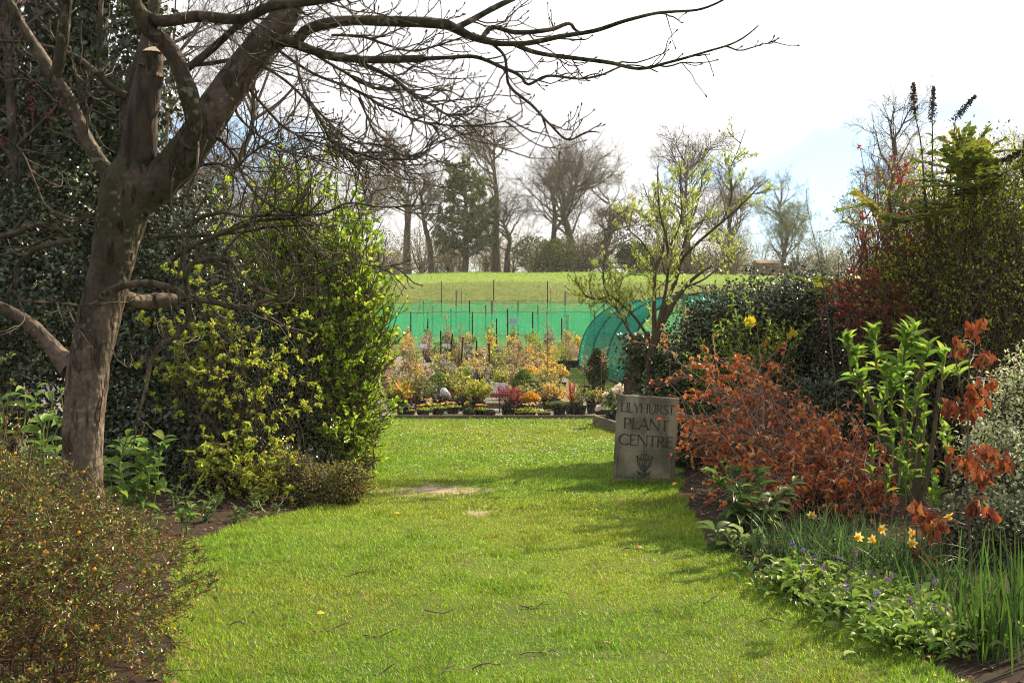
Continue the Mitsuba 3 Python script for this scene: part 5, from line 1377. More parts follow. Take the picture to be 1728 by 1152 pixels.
# ------------------------------------------------------------------ the stone sign
def glyph_strokes():
    """Letters of the sign as pen strokes in a box 1 high: {letter: (advance, [(points, weight at the start, weight at the end)])}; heavy uprights, light bars, flared ends."""
    H, L = 0.125, 0.07
    arc = lambda cx, cy, rx, ry, a, b, n=14: [(cx + rx * math.cos(t), cy + ry * math.sin(t)) for t in np.radians(np.linspace(a, b, n))]
    g = {}
    g['L'] = (0.56, [([(0.1, 0), (0.1, 1)], H, H), ([(0.1, 0.04), (0.52, 0.04)], L, L)])
    g['I'] = (0.24, [([(0.12, 0), (0.12, 1)], H, H)])
    g['Y'] = (0.74, [([(0.38, 0), (0.38, 0.46)], H, H), ([(0.38, 0.42), (0.05, 1)], H, H), ([(0.38, 0.42), (0.72, 1)], L, L)])
    g['H'] = (0.86, [([(0.1, 0), (0.1, 1)], H, H), ([(0.74, 0), (0.74, 1)], H, H), ([(0.1, 0.53), (0.74, 0.53)], L, L)])
    g['U'] = (0.82, [([(0.1, 1), (0.1, 0.32)] + arc(0.4, 0.32, 0.3, 0.29, 180, 360), H, L), ([(0.7, 0.3), (0.7, 1)], L, L)])
    g['R'] = (0.70, [([(0.1, 0), (0.1, 1)], H, H), ([(0.1, 0.96), (0.3, 0.96)] + arc(0.3, 0.73, 0.24, 0.23, 90, -90) + [(0.1, 0.5)], L, L), ([(0.30, 0.5), (0.66, 0.0)], H, H)])
    g['S'] = (0.58, [(arc(0.29, 0.75, 0.2, 0.21, 30, 200) + arc(0.29, 0.26, 0.23, 0.23, 90, -150, 20), H * 0.9, H * 0.8)])
    g['T'] = (0.66, [([(0.33, 0), (0.33, 0.98)], H, H), ([(0.02, 0.96), (0.64, 0.96)], L, L)])
    g['P'] = (0.64, [([(0.1, 0), (0.1, 1)], H, H), ([(0.1, 0.96), (0.3, 0.96)] + arc(0.3, 0.70, 0.26, 0.26, 90, -90) + [(0.1, 0.44)], L, L * 1.2)])
    g['A'] = (0.80, [([(0.03, 0), (0.40, 1)], L, L), ([(0.40, 1), (0.77, 0)], H, H), ([(0.17, 0.34), (0.62, 0.34)], L, L)])
    g['N'] = (0.90, [([(0.1, 0), (0.1, 1)], L, L), ([(0.1, 1), (0.78, 0)], H, H), ([(0.78, 0), (0.78, 1)], L, L)])
    g['C'] = (0.86, [(arc(0.5, 0.5, 0.43, 0.48, 48, 312, 30), L, L)])
    g['E'] = (0.58, [([(0.1, 0), (0.1, 1)], H, H), ([(0.1, 0.04), (0.54, 0.04)], L, L), ([(0.1, 0.96), (0.52, 0.96)], L, L), ([(0.1, 0.52), (0.46, 0.52)], L, L)])
    return g


def stroke(pts, w0, w1):
    p = np.array(pts, float)
    polys = []
    if len(p) > 4:      # curved: heavier where it runs upright
        for a, b in zip(p[:-1], p[1:]):
            t = unit(b - a)
            polys.append(LineString([a, b]).buffer((0.030 + 0.040 * abs(t[1])) if w0 <= 0.08 else (w0 * 0.5 * (0.55 + 0.45 * abs(t[1]))), quad_segs=4))
    else:
        a, b = p[0], p[-1]
        t = unit(b - a)
        n = np.array([-t[1], t[0]])
        polys.append(Polygon([a + n * w0 * 0.66, a + t * 0.12 + n * w0 * 0.45, b - t * 0.12 + n * w1 * 0.45, b + n * w1 * 0.66, b - n * w1 * 0.66, b - t * 0.12 - n * w1 * 0.45, a + t * 0.12 - n * w0 * 0.45, a - n * w0 * 0.66]))
    return shapely.union_all(polys)


def stone_sign():
    k = thing('stone_sign', 'weathered stone slab sign lettered LILYHURST PLANT CENTRE, leaning at the lawn edge', 'sign')
    d = 12.6
    W, H, TH = 0.605, 0.875, 0.07
    roll, lean, yaw = math.radians(3.4), math.radians(4.0), math.radians(-6)
    rm = trimesh.transformations.rotation_matrix
    R = (rm(yaw, [0, 0, 1]) @ rm(-lean, [1, 0, 0]) @ rm(roll, [0, 1, 0]))[:3, :3]
    bl = P(1085, 815, d)
    org = np.array([bl[0], bl[1], -0.015])

    def place(v):      # local: x across, y depth (front is -y), z up, origin at the middle of the foot
        return np.asarray(v) @ R.T + org

    m = trimesh.Trimesh(*chamfer_box(W, TH, H, 0.012)).subdivide_to_size(0.03)
    v = np.array(m.vertices)
    v = v + (meshkit.fbm(v * 14 + 4, 3, 2)[:, None] - 0.5) * np.array([0.018, 0.006, 0.018])
    put('slab', (place(v + [0, 0, H / 2]), np.array(m.faces)), 'stone', k, 40)
    paint = (0.045, 0.052, 0.042)
    G_ = glyph_strokes()

    def word(text, x0, x1, z, h):
        adv = sum(G_[c][0] for c in text)
        s = (x1 - x0) / adv
        x = x0
        for c in text:
            sh = shapely.union_all([stroke(*st) for st in G_[c][1]])
            sh = affinity.affine_transform(sh, [s, 0, 0, h, x, z])
            parts = [trimesh.creation.extrude_polygon(g, 0.004, engine='earcut') for g in getattr(sh, 'geoms', [sh]) if g.area > 1e-7]
            mm = trimesh.util.concatenate(parts)
            vv = np.array(mm.vertices)
            put('letter', (place(np.stack([vv[:, 0], -TH / 2 - 0.003 + 0.0015 - vv[:, 2] * 0.6, vv[:, 1]], 1)), np.array(mm.faces)[:, ::-1]), 'matt', k, color=paint)
            x += s * G_[c][0]

    word('LILYHURST', -0.262, 0.262, 0.705, 0.094)
    word('PLANT', -0.225, 0.215, 0.545, 0.108)
    word('CENTRE', -0.265, 0.265, 0.385, 0.108)
    # lily emblem: petals, stem, scrolls, and the ruled corner lines
    def line(pts, w=0.0035, name='emblem'):
        sh = LineString(pts).buffer(w, quad_segs=3)
        mm = trimesh.creation.extrude_polygon(sh, 0.004, engine='earcut')
        vv = np.array(mm.vertices)
        return place(np.stack([vv[:, 0], -TH / 2 - 0.0015 - vv[:, 2] * 0.6, vv[:, 1]], 1)), np.array(mm.faces)[:, ::-1]

    cz = 0.155
    em = []
    bez = lambda a, b, c, n=12: [tuple((1 - t) ** 2 * np.array(a) + 2 * t * (1 - t) * np.array(b) + t * t * np.array(c)) for t in np.linspace(0, 1, n)]
    for s in (-1, 1):
        em += [line(bez((0, cz - 0.02), (s * 0.035, cz + 0.03), (s * 0.008, cz + 0.19))), line(bez((0, cz), (s * 0.075, cz + 0.05), (s * 0.03, cz + 0.15))), line(bez((s * 0.012, cz - 0.015), (s * 0.08, cz + 0.06), (s * 0.068, cz + 0.135)), 0.005),
               line(bez((s * 0.03, cz + 0.10), (s * 0.055, cz + 0.10), (s * 0.078, cz + 0.128)), 0.006), line(bez((0, cz - 0.035), (s * 0.05, cz - 0.04), (s * 0.068, cz - 0.005))),
               line(bez((0, cz - 0.05), (s * 0.02, cz - 0.055), (s * 0.055, cz - 0.035)), 0.005), line(bez((0, cz - 0.05), (s * 0.02, cz - 0.08), (s * 0.05, cz - 0.085)), 0.005), line(bez((s * 0.05, cz - 0.085), (s * 0.07, cz - 0.07), (s * 0.052, cz - 0.062)), 0.004)]
    em += [line([(0, cz - 0.06), (0, cz + 0.16)], 0.004), line(bez((-0.012, cz + 0.02), (0, cz + 0.11), (0.012, cz + 0.02))), line(bez((-0.02, cz + 0.06), (0, cz + 0.2), (0.02, cz + 0.06)))]
    put('emblem', join(em), 'matt', k, color=paint, label='painted lily emblem with scrolls at its foot')
    put('border_line', join([line([(-0.262, 0.30), (-0.262, 0.075), (-0.085, 0.075)], 0.0022), line([(0.262, 0.30), (0.262, 0.075), (0.085, 0.075)], 0.0022)]), 'matt', k, color=(0.06, 0.065, 0.05))
    # foot block
    mm = trimesh.Trimesh(*chamfer_box(W * 0.99, TH * 1.35, 0.05, 0.01)).subdivide_to_size(0.04)
    vv = np.array(mm.vertices)
    vv = vv + (meshkit.fbm(vv * 12 + 9, 3, 5)[:, None] - 0.5) * 0.016
    put('foot', (place(vv + [0, 0, 0.02]), np.array(mm.faces)), 'stone', k, 40)


stone_sign()


# ------------------------------------------------------------------ the right border
def right_back():
    rng = np.random.default_rng(101)
    # ivy covered gate post left of the hedge
    k = thing('ivy_post', 'old wooden post draped with ivy behind the stone sign', 'post')
    x, y = P(1070, 540, 14.6)[:2]
    put('post', moved(trimesh.Trimesh(*chamfer_box(0.15, 0.13, 1.42, 0.012)).subdivide_to_size(0.2), (x, y, 0.66)) if False else moved(chamfer_box(0.15, 0.13, 1.42, 0.012), (x, y, 0.66)), 'timber', k)
    n = 900
    p = np.array([x + 0.06, y, 0]) + np.stack([rng.normal(0, 0.11, n), rng.normal(0, 0.10, n), 1.45 - np.abs(rng.normal(0, 0.42, n))], 1)
    put('ivy', leaves(p, rnd_dir(rng, n) + [0, 0, -0.4], rnd_dir(rng, n) + [0, -0.5, 0.4], 0.05 * rng.uniform(0.6, 1.2, n), 0.045, tint(rng, n, *IVYC, (0.07, 0.12, 0.03)), IVY), 'leaf_glossy', k, kind='stuff')
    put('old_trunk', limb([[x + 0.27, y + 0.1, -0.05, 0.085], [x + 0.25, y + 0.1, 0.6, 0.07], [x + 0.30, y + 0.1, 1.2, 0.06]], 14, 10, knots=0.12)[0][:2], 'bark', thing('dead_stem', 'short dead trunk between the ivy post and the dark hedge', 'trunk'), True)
    m = limb(rows([(1057, 720, 0, 8), (1056, 640, 0, 7)], 14.2), 6, 6)[0]
    put('garden_stake', (m[0], m[1], np.tile((0.12, 0.06, 0.04), (len(m[0]), 1))), 'matt', None, True, label='short brown stake just above the top left corner of the sign', cat='stake')
    bush_mass('holly_hedge', 'dark glossy evergreen hedge behind the beech, sparkling with light', 'hedge',
              [(10500, P(1215, 600, 14.6), (0.62, 0.6, 0.62)), (10500, P(1330, 575, 14.4), (0.75, 0.6, 0.72)), (9000, P(1170, 720, 14.2), (0.55, 0.5, 0.5)), (9500, P(1300, 720, 13.8), (0.9, 0.6, 0.6)), (7500, P(1420, 560, 14.2), (0.6, 0.6, 0.65)), (3000, P(1130, 640, 14.5), (0.25, 0.3, 0.42)), (7000, P(1255, 540, 14.5), (0.72, 0.5, 0.44)), (5000, P(1370, 520, 14.4), (0.55, 0.5, 0.42))],
              102, 'leaf_glossy', IVYC + [(0.10, 0.14, 0.03)], 0.044, HOLLY, 0.66, 150, (2.5, 14.4, -0.05), outward=0.6, shell=0.35, lump=1.0)
    # laurel like fresh shoots on the hedge
    k = thing('spindle_bush', 'light green leafy shoots in front of the dark hedge above the beech', 'bush')
    tips = np.concatenate([in_blob(rng, 70, P(1265, 575, 13.5), (0.80, 0.3, 0.5), 0.2, 0.3, 1)[0], in_blob(rng, 14, P(1190, 630, 13.6), (0.3, 0.2, 0.35), 0.2, 0.3, 2)[0]])
    C = to_tips(rng, np.array([*P(1250, 540, 13.8)[:2], -0.05]) + rng.normal(0, 0.15, (len(tips), 3)) * [1, 1, 0], tips, 8)
    put('stems', tubes(C, taper(len(C), 8, 0.011, 0.004), 5, (0.10, 0.08, 0.05), 0.2, rng), 'twig', k, True, kind='stuff')
    n = 2600
    p, d, nn = leaf_on(rng, C, n, 0.5, 1.0, 0.6, 0.9, 0.3)
    put_leaves(k, leaves(p, d, nn, 0.06 * rng.uniform(0.6, 1.3, n), 0.022, tint(rng, n, (0.25, 0.36, 0.05), (0.16, 0.28, 0.05), (0.34, 0.42, 0.06)), LONG), 'leaf', 150, LONG, smooth=True)
    m = leaves(P([1256, 1268, 1262, 1335, 1340, 1328, 1270], [540, 545, 536, 562, 558, 568, 550], 13.4), rnd_dir(rng, 7) * 0.4 + [0.3, -0.6, -0.2], rnd_dir(rng, 7) + [0, -1, 0.4], 0.10, 0.09, (0.62, 0.55, 0.03), IVY)
    put_leaves(k, m, 'leaf', 7, IVY, name='yellow_leaf')

    # budding sallow
    k = thing('budding_sallow', 'multi stemmed shrub with bare upswept branches and yellow green leaf buds, right of centre', 'shrub')
    D = 14.4
    st = [[(1092, 700, 0, 22), (1094, 610, 0, 19), (1104, 560, 0, 17), (1104, 500, .05, 13), (1106, 455, .1, 11), (1118, 425, .15, 9), (1122, 395, .2, 7), (1100, 350, .3, 5), (1085, 310, .4, 3)],
          [(1100, 600, 0, 14), (1112, 540, -.05, 12), (1125, 480, -.1, 10), (1128, 440, -.15, 8), (1124, 400, -.2, 7), (1112, 350, -.3, 5), (1110, 280, -.4, 3)],
          [(1104, 580, 0, 14), (1125, 510, .1, 12), (1145, 460, .15, 10), (1152, 420, .2, 8), (1180, 330, .3, 5), (1186, 290, .35, 3), (1168, 250, .4, 2)],
          [(1102, 590, 0, 16), (1130, 525, -.1, 13), (1160, 480, -.15, 12), (1190, 455, -.2, 9), (1202, 448, -.22, 7)],
          [(1140, 480, .1, 11), (1150, 440, 0, 11), (1175, 412, -.1, 10), (1200, 390, -.15, 9), (1230, 365, -.2, 7), (1262, 335, -.3, 5), (1285, 312, -.35, 3), (1302, 300, -.4, 2)],
          [(1218, 374, -.18, 6), (1235, 320, -.2, 5), (1232, 290, -.22, 4), (1245, 255, -.25, 3), (1258, 218, -.3, 2)],
          [(1098, 580, 0, 11), (1075, 540, -.1, 9), (1050, 515, -.2, 8), (1030, 500, -.25, 7), (1008, 505, -.3, 6), (990, 500, -.35, 5), (975, 475, -.4, 3), (968, 455, -.42, 2)],
          [(1108, 452, .1, 7), (1085, 410, .2, 6), (1060, 385, .25, 5), (1050, 350, .3, 3), (1042, 335, .32, 2)],
          [(1118, 540, .1, 9), (1150, 490, .3, 8), (1190, 470, .45, 6), (1225, 440, .6, 4), (1262, 420, .7, 3)],
          [(1098, 610, -.05, 9), (1040, 520, -.3, 6), (1018, 470, -.35, 4), (1020, 430, -.38, 3)],
          [(1128, 420, -.15, 6), (1150, 360, -.2, 5), (1148, 300, -.25, 3), (1152, 262, -.3, 2)]]
    cs = []
    for i, r in enumerate(st):
        m, C, q = limb(rows([(a, b, c, w * 0.52) for a, b, c, w in r], D), 26, 8, knots=0.08, seed=200 + i)
        put('stem', m[:2], 'stem_bark', k, True)
        cs.append(C)
    C = np.concatenate(cs)
    c1, _, _ = sprout(rng, C[:, 7:23], 150, (0.15, 0.55), spread=0.8, t0=0.05, k=7, wob=0.13, up=0.08, along=0.6, taper=0.5)
    c2, _, _ = sprout(rng, np.concatenate([c1, C[:, 14:21]]), 300, (0.08, 0.30), spread=0.6, t0=0.15, k=5, wob=0.15, up=0.14, along=0.8, taper=0.3)
    put('twigs', join([tubes(c1, taper(len(c1), 7, 0.0062, 0.0030), 4, (0.11, 0.085, 0.06), 0.2, rng), tubes(c2, taper(len(c2), 5, 0.0042, 0.0022), 3, (0.14, 0.11, 0.07), 0.2, rng)]), 'twig', k, True, kind='stuff')
    e = np.concatenate([c1[:, -1], c2[:, -1], c2[:, -2], c2[:, 2], c1[:, 4], c1[:, 5]])
    n = 3
    pos = np.repeat(e, n, 0) + rng.normal(0, 0.012, (len(e) * n, 3))
    m = len(pos)
    put('leaf_buds', leaves(pos, rnd_dir(rng, m) * 0.7 + [0, 0, 0.8], rnd_dir(rng, m), 0.044 * rng.uniform(0.5, 1.3, m), 0.020, tint(rng, m, (0.42, 0.52, 0.09), (0.34, 0.44, 0.10), (0.52, 0.58, 0.18)), OVATE), 'leaf', k, kind='stuff')

    # red leaved shrub
    k = thing('red_leaved_shrub', 'spiny shrub with dark red leaves rising left of the big leafy thicket', 'shrub')
    tips = np.concatenate([in_blob(rng, 90, P(1480, 430, 12.9), (0.5, 0.4, 0.6), 0.3, 0.3, 3)[0], in_blob(rng, 70, P(1462, 490, 12.3), (0.55, 0.3, 0.24), 0.2, 0.3, 3)[0], in_blob(rng, 40, P(1530, 340, 12.6), (0.4, 0.3, 0.4), 0.2, 0.3, 4)[0], P([1452, 1462, 1470, 1500, 1515, 1530, 1560, 1720], [250, 290, 335, 275, 260, 330, 300, 300], 12.9)])
    C = to_tips(rng, np.array([*P(1530, 540, 13.0)[:2], -0.05]) + rng.normal(0, 0.15, (len(tips), 3)) * [1, 1, 0], tips, 9, 0.05, 0.5, 0.035)
    c2, _, _ = sprout(rng, C, 620, (0.1, 0.38), spread=0.9, t0=0.4, k=5, wob=0.15, along=0.6)
    put('stems', join([tubes(C, taper(len(C), 9, 0.010, 0.0035), 5, (0.10, 0.055, 0.045), 0.2, rng), tubes(c2, taper(len(c2), 5, 0.004, 0.002), 3, (0.14, 0.06, 0.05), 0.2, rng)]), 'twig', k, True, kind='stuff')
    n = 13000
    p, d, nn = leaf_on(rng, np.concatenate([c2, C[:, 4:]]), n, 0.1, 1.0, 0.5, 1.0, 0.2)
    put('foliage', leaves(p, d, nn, 0.028 * rng.uniform(0.6, 1.3, n), 0.017, tint(rng, n, (0.42, 0.04, 0.03), (0.56, 0.08, 0.05), (0.22, 0.03, 0.03), (0.26, 0.22, 0.05), p=[0.4, 0.27, 0.2, 0.13])), 'leaf', k, kind='stuff')

    # big thicket
    k = thing('leafy_thicket', 'big dense twiggy shrub dotted with small fresh green leaves at the right edge', 'shrub')
    tips = np.concatenate([in_blob(rng, 330, P(1640, 430, 12.6), (0.88, 0.7, 1.0), 0.25, 0.75, 8)[0], in_blob(rng, 170, P(1740, 480, 12.0), (0.8, 0.7, 1.25), 0.2, 0.6, 9)[0], in_blob(rng, 90, P(1545, 520, 12.4), (0.55, 0.4, 0.6), 0.2, 0.25, 10)[0], in_blob(rng, 130, P(1665, 340, 12.3), (0.78, 0.5, 0.55), 0.3, 0.8, 11)[0]])
    C = to_tips(rng, np.array([*P(1690, 540, 12.6)[:2], -0.05]) + rng.normal(0, 0.4, (len(tips), 3)) * [1, 0.8, 0], tips, 9, 0.05, 0.5, 0.035)
    c2, _, _ = sprout(rng, C, 3400, (0.12, 0.42), spread=1.0, t0=0.3, k=5, wob=0.18, up=0.04, along=0.5, taper=0.3)
    put('stems', join([tubes(C, taper(len(C), 9, 0.010, 0.003), 5, (0.075, 0.05, 0.033), 0.2, rng), tubes(c2, taper(len(c2), 5, 0.0038, 0.002), 3, (0.12, 0.08, 0.05), 0.2, rng)]), 'twig', k, True, kind='stuff')
    c3, _, _ = sprout(rng, C[:, 5:], 240, (0.25, 0.7), spread=0.8, t0=0.5, k=5, wob=0.12, up=0.12, along=0.7)
    put('shoots', tubes(c3, taper(len(c3), 5, 0.004, 0.0018), 4, (0.13, 0.09, 0.05), 0.2, rng), 'twig', k, True, kind='stuff')
    c2 = np.concatenate([c2, c3, c3, c3])
    n = 27000
    p, d, nn = leaf_on(rng, c2, n, 0.15, 1.0, 0.5, 1.0, 0.3)
    put('foliage', leaves(p, d, nn, 0.030 * rng.uniform(0.5, 1.3, n), 0.018, tint(rng, n, (0.44, 0.56, 0.05), (0.32, 0.44, 0.04), (0.54, 0.62, 0.07), (0.18, 0.21, 0.035))), 'leaf', k, kind='stuff')
    ms = []
    for n, c, r in ((6500, P(1640, 430, 12.6), (0.95, 0.6, 1.0)), (4500, P(1740, 470, 12.1), (0.7, 0.6, 1.25)), (3000, P(1550, 500, 12.4), (0.6, 0.4, 0.68)), (3600, P(1670, 330, 12.3), (0.78, 0.45, 0.5))):
        p, dv = in_blob(rng, n, c, r, 0.45, 0.9, int(n))
        ms.append(leaves(p, rnd_dir(rng, n) + dv * 0.4, dv * 0.5 + rnd_dir(rng, n) * 0.8 + [0, 0, 0.5], 0.036 * rng.uniform(0.5, 1.3, n), 0.021, tint(rng, n, (0.42, 0.54, 0.05), (0.26, 0.38, 0.04), (0.54, 0.62, 0.07), (0.09, 0.12, 0.03), (0.15, 0.10, 0.05)), DIAMOND))
    put('outer_foliage', join(ms), 'leaf', k, kind='stuff')
    # deep shade bush behind
    bush_mass('laurel_bush', 'very dark evergreen bush in the shade under the thicket', 'bush', [(6000, P(1640, 620, 13.2), (1.2, 0.5, 0.9)), (5000, P(1500, 690, 12.6), (0.9, 0.45, 0.6)), (5000, P(1770, 500, 13.2), (0.9, 0.5, 1.5)), (4000, P(1610, 440, 13.4), (0.8, 0.4, 0.8))], 105, 'leaf_glossy', IVYC, 0.075, LONG, 0.42, 100, (3.9, 13, -0.05))

    # buddleia with dead flower spikes
    k = thing('buddleia', 'leggy shrub with dead brown flower spikes standing up against the sky', 'shrub')
    spikes = [((1543, 190), (1541, 142)), ((1573, 200), (1575, 148)), ((1612, 200), (1645, 163)), ((1665, 280), (1700, 268)), ((1700, 272), (1728, 250))]
    for i, (a, b) in enumerate(spikes):
        pa, pb = P(*a, 11.8 + 0.1 * i), P(*b, 11.8 + 0.1 * i)
        base = np.array([*P(1590 + 12 * i, 540, 12.9)[:2], 0.0])
        c = to_tips(rng, base[None], pa[None], 12, 0.05, 0.1, 0.01)
        put('stem', tubes(np.concatenate([c, pb[None, None]], 1), taper(1, 13, 0.016, 0.004), 6, (0.13, 0.10, 0.07)), 'twig', k, True)
        n = 320
        t = rng.uniform(0, 1, n) ** 1.1
        L = np.linalg.norm(pb - pa)
        ps = pa + (pb - pa) * t[:, None] + rnd_dir(rng, n) * (0.048 * (1 - 0.82 * t) * rng.uniform(0.5, 1, n))[:, None]
        put('flower_spike', leaves(ps, rnd_dir(rng, n) + unit(pb - pa) * 0.6, rnd_dir(rng, n), 0.024, 0.014, tint(rng, n, (0.11, 0.065, 0.055), (0.16, 0.095, 0.075), (0.07, 0.05, 0.045))), 'matt', k)
        n = 26
        p, d, nn = leaf_on(rng, c[:, 7:], n, 0.2, 1.0, 0.5, 1.0, 0.2)
        put_leaves(k, leaves(p, d, nn, 0.075 * rng.uniform(0.5, 1.2, n), 0.022, tint(rng, n, (0.2, 0.3, 0.06), (0.3, 0.36, 0.07), (0.12, 0.18, 0.05)), LONG), 'leaf', n, LONG, smooth=True)

    # mahonia with pinnate leaves
    k = thing('mahonia', 'mahonia with big toothed feather shaped leaves above the thicket', 'shrub')
    crowns = [((1625, 258), 20, 0.44, 11.3), ((1668, 275), 9, 0.36, 11.5), ((1500, 325), 8, 0.50, 11.5), ((1560, 310), 6, 0.34, 11.4), ((1395, 462), 6, 0.34, 13.2), ((1728, 220), 4, 0.3, 11.6)]
    for ci, ((px, py), nf, L, d) in enumerate(crowns):
        d += 0.6
        c0 = P(px, py + 16, d)
        base = np.array([*P(px + 30, 540, d + 1.3)[:2], 0.0])
        put('stem', tubes(to_tips(rng, base[None], c0[None], 10, 0.05, 0.1, 0.01), taper(1, 10, 0.022, 0.012), 7, (0.11, 0.09, 0.06)), 'twig', k, True)
        for f in range(nf):
            az = 2 * np.pi * f / nf + rng.normal(0, 0.25)
            el = rng.uniform(0.1, 1.4) if ci < 2 else rng.uniform(0.0, 0.8)
            cf = c0 + [0, 0, -rng.uniform(0.0, 0.30)]
            dv = np.array([math.cos(az) * math.cos(el), math.sin(az) * math.cos(el), math.sin(el)])
            if ci == 1 and f < 5:
                dv = unit(np.array([-1.0, rng.normal(0, 0.35), rng.normal(0.02, 0.12)]))
            s = np.linspace(0, 1, 9)
            spine = cf + dv * (L * rng.uniform(0.8, 1.1) * s)[:, None] - np.array([0, 0, 0.16 * L]) * (s ** 2)[:, None]
            sd = unit(np.cross(dv, [0, 0, 1.0]))
            up = np.cross(sd, dv)
            ps, ds = [], []
            for j in range(1, 9):
                for sg in (-1, 1):
                    ps.append(spine[j])
                    ds.append(sd * sg + dv * 0.45 + rng.normal(0, 0.1, 3))
            ps.append(spine[-1])
            ds.append(dv)
            n = len(ps)
            lm = leaves(np.array(ps), np.array(ds), np.tile(up, (n, 1)) + rng.normal(0, 0.15, (n, 3)), 0.105 * rng.uniform(0.8, 1.1, n), 0.062, tint(rng, n, *([(0.15, 0.21, 0.03), (0.10, 0.15, 0.025), (0.21, 0.25, 0.04)] if f % 5 else [(0.24, 0.22, 0.04), (0.17, 0.2, 0.035)]), var=0.12), HOLLY)
            rib = tubes(spine[None], 0.004, 4, (0.2, 0.18, 0.05))
            put('leaf', join([lm, rib]), 'leaf', k)
    # thin bare whip
    k = thing('bare_sapling', 'single thin leafless whip standing above the hedge against the pale sky', 'sapling')
    C = resample(P([1420, 1400, 1388, 1378, 1362, 1360], [760, 560, 470, 420, 345, 320], 12.3), 20)[None]
    put('stem', tubes(C, taper(1, 20, 0.010, 0.003), 6, (0.12, 0.09, 0.08)), 'twig', k, True)
    c1, _, _ = sprout(rng, C, 14, (0.1, 0.35), spread=0.6, t0=0.4, k=5, wob=0.15, up=0.08, along=0.8)
    put('twigs', tubes(c1, taper(len(c1), 5, 0.0035, 0.002), 4, (0.14, 0.10, 0.09), 0.2, rng), 'twig', k, True, kind='stuff')


right_back()


